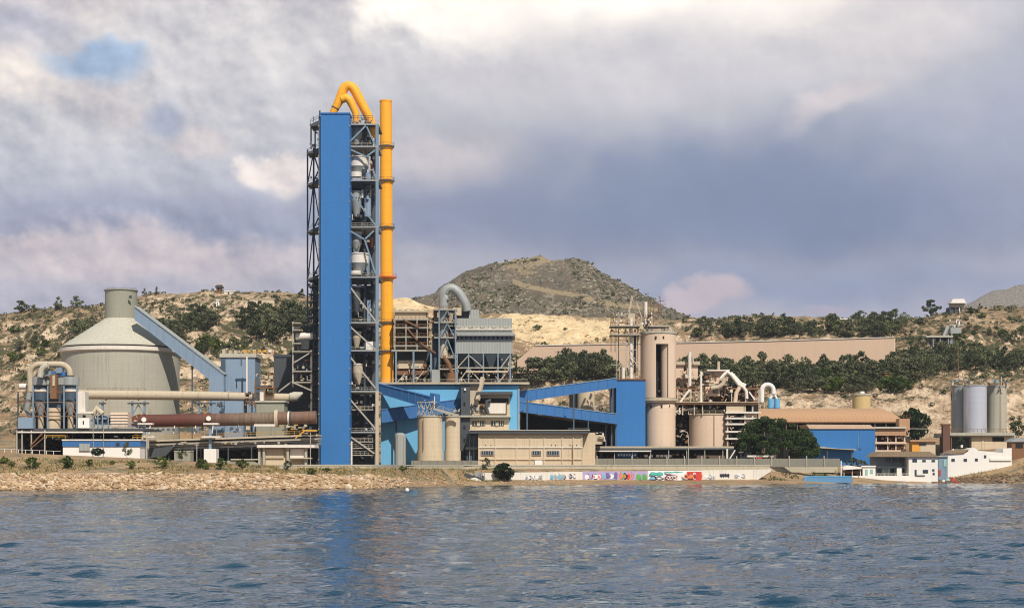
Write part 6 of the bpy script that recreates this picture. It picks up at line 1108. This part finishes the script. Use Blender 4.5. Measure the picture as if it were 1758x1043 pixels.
belt(30, 884, 1060, 646, 662, 38, 52, 'dark tree in the clump between filter house and scaffold', 'trees behind the blue galleries', ('tree', 'olive', 'tree'), 4, (.8, 1.1), lambda x, y_: 925 < x < 938)
belt(26, 1590, 1757, 615, 640, 26, 42, 'dark tree on the slope behind the steel silos', 'trees behind the steel silos', ('tree', 'tall', 'tree'), 5)
belt(46, 1190, 1540, 566, 582, 18, 34, UT, 'trees above the long hall', ('tree', 'olive', 'tall'), 6, (.8, 1.2), lambda x, y_: x < 1240 and x % 3 < 2)
for i, (x, y_, h_, w_, kd) in enumerate(((1426, 572, 38, .8, 'tall'), (1478, 552, 20, 1.1, 'tree'), (1500, 560, 26, 1, 'tree'), (1520, 566, 34, 1, 'tree'), (1536, 568, 40, .9, 'tree'), (1552, 560, 26, .9, 'tree'), (1492, 575, 30, 1, 'tree'), (1510, 580, 32, .9, 'tree'), (1340, 578, 36, .9, 'tree'), (1355, 575, 34, .9, 'tree'), (1398, 580, 30, .8, 'tall'))):
    plant_at('pine_tree', kd, i % 3, x, y_, h_, ('tall dark pine rising above the middle of the pink hall' if i == 0 else 'dark pine in the group on the right ridge'), 'tree', None if i == 0 else 'pines on the right ridge', w_)
for i, (x, y_, h_, w_, lab) in enumerate(((1570, 543, 27, .85, 'lone umbrella pine on the right ridge, left of a pair'), (1598, 542, 30, .95, 'denser umbrella pine on the right ridge near the conveyor house'), (1682, 532, 12, .7, 'tiny tree on the right ridge past the conveyor house'))): plant_at('pine_tree', 'umbrella', i, x, y_, h_, lab, 'tree', None, w_)
for i, (x, y_, h_, w_, lab) in enumerate(((14, 537, 20, 1.1, 'umbrella pine at the far left end of the left ridge'), (36, 536, 22, 1.2, 'broad pine in the left ridge group'), (58, 536, 14, 1.0, 'small pine right of the left ridge group'), (100, 532, 23, .8, 'upright pine on the ridge left of the domed silo'), (131, 528, 22, .9, 'round-topped pine on the ridge beside the silo turret'), (151, 524, 23, .9, 'third pine on the ridge, next to the silo turret'), (77, 536, 9, .7, 'tiny ridge tree between two pines'), (269, 508, 18, .5, 'slim cypress on the left ridge right of the turret'), (248, 508, 12, .7, 'small tree on the left ridge just right of the turret'), (472, 524, 18, 1.0, 'round dark tree near the right end of the left ridge'), (449, 522, 12, .9, 'small round tree on the left ridge terrace'), (519, 512, 16, .8, 'tree on the left ridge touching the blue tower'))):
    plant_at('ridge_tree', 'umbrella' if i not in (7, 9, 10) else ('tall' if i == 7 else 'tree'), i % 3, x, y_, h_, lab, 'tree', None, w_)
belt(16, 418, 528, 560, 598, 34, 50, 'tree in the dark wood behind the left tower flank', 'wood left of the blue tower', ('tree', 'olive', 'tree'), 7, (.9, 1.3)); belt(8, 320, 365, 552, 570, 26, 38, LT, 'trees on the left quarry slope', ('tree', 'olive'), 8, (.9, 1.2)); belt(9, 276, 314, 570, 590, 20, 34, LT, 'trees on the left quarry slope', ('tree', 'olive'), 9, (.9, 1.2))
belt(12, 312, 420, 596, 618, 16, 26, LT, 'trees on the left quarry slope', ('tree', 'bush'), 10, (.9, 1.4)); belt(7, 125, 168, 560, 585, 22, 34, LT, 'trees on the left quarry slope', ('tree', 'olive'), 11); belt(5, 20, 90, 575, 640, 12, 20, 'green shrub on the far left slope', 'shrubs on the far left slope', ('bush', 'olive'), 14)
SH = 'low shrub dotted over the rocky slope'
belt(70, 0, 530, lambda x: np.interp(x, [0, 200, 300, 530], [548, 530, 508, 515]), 660, 5, 11, SH + ' of the left hill', 'shrubs on the left hill', ('bush', 'olive', 'tree'), 21, (1, 1.5)); belt(64, 1170, 1757, lambda x: np.interp(x, [1170, 1540, 1645, 1757], [556, 556, 535, 532]), 640, 5, 12, SH + ' of the right hill', 'shrubs on the right hill', ('bush', 'olive', 'tree'), 22, (1, 1.5), lambda x, y_: 584 < y_ < 640 and x < 1540)
belt(34, 1560, 1757, 536, 625, 8, 17, 'bushy shrub on the terraces below the conveyor house', 'shrubs below the conveyor house', ('bush', 'tree', 'olive'), 24, (1, 1.4)); belt(26, 1290, 1757, 662, 745, 4, 9, 'small shrub on the pale cliff', 'shrubs on the pale cliff', ('olive', 'bush'), 23, (1, 1.5), lambda x, y_: y_ > 690 and 1440 < x < 1500); belt(14, 880, 1110, 556, 640, 5, 11, 'shrub beside the yellow quarry face', 'shrubs round the yellow quarry', ('bush', 'olive'), 25, (1, 1.5))

# ---------------------------------------------------------------- rocks along the water
def rock_mesh(seed):
    r = np.random.RandomState(seed); import bmesh
    bm = bmesh.new(); bmesh.ops.create_icosphere(bm, subdivisions=1, radius=1)
    for v in bm.verts: v.co *= r.uniform(.72, 1.15); v.co.z *= .72; v.co.x *= 1.15
    me = bpy.data.meshes.new('boulder'); bm.to_mesh(me); bm.free(); return me
def rock_mat():
    m, b = newmat('ochre_limestone_rock'); oi = E.nt.nodes.new('ShaderNodeObjectInfo'); n = noise(coords(), 1.6, 4, .6); g = E.nt.nodes.new('ShaderNodeNewGeometry'); isl = E(g.outputs['Random Per Island'])
    q = E.m('FRACT', E(oi.outputs['Random']) + isl); c_ = mix(q, lin((214, 184, 146)), lin((148, 116, 82))); c_ = mix(smooth(q * 1.0, .8, .9) * .7, c_, lin((238, 220, 192))); c_ = mix(smooth(n, .5, .7) * .4, c_, lin((120, 92, 62)))
    gp = xyz(g.outputs['Position']); wet = smooth(gp[2] + n * .6, .9, .35); c_ = mix(wet, mix(1.0, c_, (.86, .84, .84), 'MULTIPLY'), mix(1.0, c_, (.42, .4, .38), 'MULTIPLY')); setc(b, 'Base Color', c_); setc(b, 'Roughness', .9); bump(b, n, .6, .2); return m
RM = rock_mat(); rocks = [rock_mesh(i) for i in range(10)]
for m_ in rocks: m_.materials.append(RM)
r = random.Random(4)
for i in range(290):
    px = r.uniform(-15, 690) if i < 262 else r.uniform(690, 795); s_ = r.uniform(-.6, 9.5) if px < 640 else r.uniform(1.5, 14); Yy = float(shoreY(px)) + s_
    o = bpy.data.objects.new('boulder', r.choice(rocks)); COL.objects.link(o); sz = r.uniform(.4, 1.0) ** 1.4 * 1.25 * (1.15 - .04 * s_) * (1 if px < 640 else .6); o.location = ((px - CX) * Yy / F, Yy, zat(px, Yy) + sz * .2); o.scale = (sz * r.uniform(.8, 1.4), sz, sz * r.uniform(.7, 1.1)); o.rotation_euler = (r.uniform(-.4, .4), r.uniform(-.4, .4), r.uniform(0, 6.3))
    tag(o, 'ochre limestone boulder in the rock bank along the water', 'boulder', 'boulders of the shore rock bank')
def rubble(name, n, p0, p1, s0, s1, size, lab, mat=RM, seed=8):
    rs = np.random.RandomState(seed); base = [np.array([tuple(v.co) for v in m_.vertices]) for m_ in rocks]; fc = [[tuple(p_.vertices) for p_ in m_.polygons] for m_ in rocks]; mb = MB()
    px = rs.uniform(p0, p1, n); ss = s0 + (s1 - s0) * rs.rand(n) ** 1.2; Yy = shoreY(px) + ss; Z = ground_z(px, Yy)
    for i in range(n):
        k = rs.randint(10); a = rs.rand() * 6.28; s_ = size * rs.uniform(.4, 1.3); v = base[k] * s_ * np.array([1.1, 1, .8]); v = np.stack([v[:, 0] * math.cos(a) - v[:, 1] * math.sin(a), v[:, 0] * math.sin(a) + v[:, 1] * math.cos(a), v[:, 2]], 1) + np.array([(px[i] - CX) * Yy[i] / F, Yy[i], Z[i] + s_ * .15]); mb.add(v, fc[k])
    return tag(mb.build(name, mat), lab, kind='stuff')
rubble('rubble', 2600, -60, 700, -.8, 10, .5, 'ochre broken rock filling the shore bank'); rubble('beach_stones', 420, 690, 1000, 0, 14, .28, 'scattered pale stones on the beach and bank', seed=9); rubble('headland_rocks', 500, 1600, 1800, 1, 14, .6, 'dark rough rocks of the right headland', colmat('dark_shore_rock', (112, 92, 74), .95), 10)
def tufts(name, n, p0, p1, s0, s1, h, mat, lab, seed, yfix=None):
    rs = np.random.RandomState(seed); mb = MB(); px = rs.uniform(p0, p1, n); Yy = (shoreY(px) + rs.uniform(s0, s1, n)) if yfix is None else rs.uniform(*yfix, n); Z = ground_z(px, Yy); keep = vn((px - CX) * Yy / F / 6, Yy / 6, 33) > .42
    for i in np.nonzero(keep)[0]:
        x, y, z = (px[i] - CX) * Yy[i] / F, Yy[i], Z[i]
        for j in range(4): a = rs.rand() * 6.28; e = h * rs.uniform(.5, 1.2); dx_, dy_ = math.cos(a) * e * .6, math.sin(a) * e * .6; mb.add([(x - dy_ * .25, y + dx_ * .25, z - .1), (x + dy_ * .25, y - dx_ * .25, z - .1), (x + dx_, y + dy_, z + e)], [(0, 1, 2)])
    return tag(mb.build(name, mat), lab, kind='stuff')
tufts('dry_grass', 5200, -60, 860, 8.5, 27, .55, M['leaf_dry'], 'dry yellow grass on the shore bank', 1); tufts('green_weeds', 1500, -60, 860, 9, 26, .6, M['leaf_green'], 'green weeds scattered on the shore bank', 2)
tufts('bank_weeds', 900, 1320, 1460, 10, 26, .7, M['leaf_green'], 'weeds on the slope left of the blue sea wall', 3); tufts('headland_grass', 1500, 1620, 1800, 10, 40, .7, M['leaf_dry'], 'dry grass on the right headland', 4)
def scrubland(name, n, boxes, h, mat, lab, seed):
    rs = np.random.RandomState(seed); mb = MB()
    for (x0, x1, Y0, Y1, share) in boxes:
        m_ = int(n * share); px = rs.uniform(x0, x1, m_); Yy = rs.uniform(Y0, Y1, m_); Z = ground_z(px, Yy); keep = (vn((px - CX) * Yy / F / 22, Yy / 22, 53) > .48) & ~((px > 870) & (px < 1120) & (Yy > 880)) & ~((px > 1290) & (Yy < 742)) & ~((px > 672) & (px < 748) & (Yy > 960))
        for i in np.nonzero(keep)[0]:
            x, y, z = (px[i] - CX) * Yy[i] / F, Yy[i], Z[i]; s_ = h * rs.uniform(.5, 1.4)
            for j in range(9):
                d = rs.normal(size=3); d /= np.linalg.norm(d); c_ = np.array([x, y, z + s_ * .35]) + d * s_ * np.array([.6, .6, .35]); u = rs.normal(size=3); u /= np.linalg.norm(u); v = np.cross(u, d); v /= (np.linalg.norm(v) + 1e-6); e = s_ * .3; mb.add([c_ + u * e, c_ + v * e, c_ - u * e, c_ - v * e], [(0, 1, 2, 3)])
    return tag(mb.build(name, mat), lab, kind='stuff')
scrubland('scrub', 6500, [(-60, 560, 705, 1005, .4), (560, 1160, 705, 1000, .2), (1160, 1800, 705, 1005, .4)], 1.5, M['leaf_olive'], 'low grey green scrub covering the hillsides', 61)
scrubland('dark_scrub', 2600, [(-60, 560, 705, 1005, .4), (1160, 1800, 760, 1005, .6)], 1.8, M['leaf_dark'], 'dark low scrub on the hillsides', 62)
def mountain_cover(name, n, size, mat, lab, seed, rocky):
    rs = np.random.RandomState(seed); me = bpy.data.objects['mountain'].data; co = np.empty(len(me.vertices) * 3, np.float32); me.vertices.foreach_get('co', co); co = co.reshape(-1, 3)
    ok = np.nonzero((co[:, 1] > 1190) & (co[:, 1] < 1715))[0]; pick = co[rs.choice(ok, n)]; keep = (vn(pick[:, 0] / 38, pick[:, 2] / 26, 77) > (.52 if rocky else .4)); mb = MB(); base = [np.array([tuple(v.co) for v in m_.vertices]) for m_ in rocks]; fc = [[tuple(p_.vertices) for p_ in m_.polygons] for m_ in rocks]
    for q in pick[keep]:
        s_ = size * rs.uniform(.4, 1.3); p_ = q + np.array([rs.uniform(-2, 2), rs.uniform(-2, 2), s_ * .15])
        if rocky: k = rs.randint(10); mb.add(base[k] * s_ * np.array([1.3, 1, .7]) + p_, fc[k])
        else:
            for j in range(8):
                d = rs.normal(size=3); d /= np.linalg.norm(d); c_ = p_ + d * s_ * np.array([.7, .7, .4]); u = rs.normal(size=3); u /= np.linalg.norm(u); v = np.cross(u, d); v /= (np.linalg.norm(v) + 1e-6); f_ = s_ * .4; mb.add([c_ + u * f_, c_ + v * f_, c_ - u * f_, c_ - v * f_], [(0, 1, 2, 3)])
    tag(mb.build(name, mat), lab, kind='stuff')
mountain_cover('mountain_scrub', 5200, 2.6, M['leaf_olive'], 'dark scrub speckling the conical mountain', 91, False); mountain_cover('mountain_rocks', 3600, 1.25, colmat('pale_mountain_rock', (186, 168, 144), .95), 'pale rock outcrops on the conical mountain', 92, True)
# ---------------------------------------------------------------- air
hm = bpy.data.materials.new('pale_air'); hm.use_nodes = True; nt = hm.node_tree; nt.nodes.clear(); vo = nt.nodes.new('ShaderNodeVolumePrincipled'); vo.inputs['Density'].default_value = HAZE; vo.inputs['Color'].default_value = (.86, .9, 1, 1); vo.inputs['Anisotropy'].default_value = .2
ho = nt.nodes.new('ShaderNodeOutputMaterial'); nt.links.new(vo.outputs[0], ho.inputs['Volume'])
if HAZE: tag(MB().box((-2700, -3100, -9), (3700, 5300, 780)).build('haze', hm), 'thin pale sea haze over the bay and hills', kind='stuff')

# ---------------------------------------------------------------- a label of its own for every tree and shrub
ORD = ['first', 'second', 'third', 'fourth', 'fifth', 'sixth', 'seventh', 'eighth', 'ninth', 'tenth', 'eleventh', 'twelfth', 'thirteenth', 'fourteenth', 'fifteenth', 'sixteenth', 'seventeenth', 'eighteenth', 'nineteenth', 'twentieth', 'twenty-first', 'twenty-second', 'twenty-third', 'twenty-fourth', 'twenty-fifth']
MARK = [(-99, 110, 'left of the domed silo'), (110, 310, 'around the domed silo'), (310, 375, 'beyond the sloping gallery'), (375, 440, 'above the blue transfer house'), (440, 560, 'beside the blue tower'), (560, 925, 'by the filter house'), (925, 1050, 'behind the blue galleries'), (1050, 1160, 'behind the slotted silo'), (1160, 1255, 'above the pink process plant'), (1255, 1345, 'above the white bent pipe'), (1345, 1460, 'over the vaulted store roof'), (1460, 1545, 'above the round ochre tank'), (1545, 1632, 'between the long hall and steel silos'), (1632, 1700, 'above the shiny steel silo'), (1700, 1900, 'above the matt pale silo')]
groups = {}
for o in COL.objects:
    if o.get('group') and o.parent is None and o.name.split('.')[0] in ('tree', 'shrub', 'pine_tree', 'hedge_bush'):
        px = CX + o.location.x * F / o.location.y; mk = next(m_[2] for m_ in MARK if m_[0] <= px < m_[1]); groups.setdefault((o['group'], o['label'], mk), []).append((px, o))
for (g_, lab, mk), q in groups.items():
    q.sort(key=lambda v: v[0]); w_ = lab.split(' ')
    short = {'trees on the left quarry slope': 'left slope tree', 'tree belt below the long hall': 'tree of the dense belt', 'bushy trees above the pale cliff': 'greener bushy tree', 'trees behind the blue galleries': 'clump tree', 'trees behind the steel silos': 'dark slope tree', 'trees above the long hall': 'upper slope tree', 'pines on the right ridge': 'ridge pine', 'wood left of the blue tower': 'dark wood tree', 'shrubs on the far left slope': 'green shrub', 'shrubs on the left hill': 'low hill shrub', 'shrubs on the right hill': 'low rocky shrub', 'shrubs below the conveyor house': 'bushy terrace shrub', 'shrubs on the pale cliff': 'small cliff shrub', 'shrubs round the yellow quarry': 'quarry shrub', 'hedge behind the blue sea wall': 'hedge bush behind the blue sea wall'}[g_]
    mk2 = '' if 'hedge' in g_ else ' ' + mk
    for i, (px, o) in enumerate(q): o['label'] = (f'{ORD[i] if i < 25 else "far right"} {short} from the left{mk2}' if len(q) > 1 else f'only {short}{mk2}')
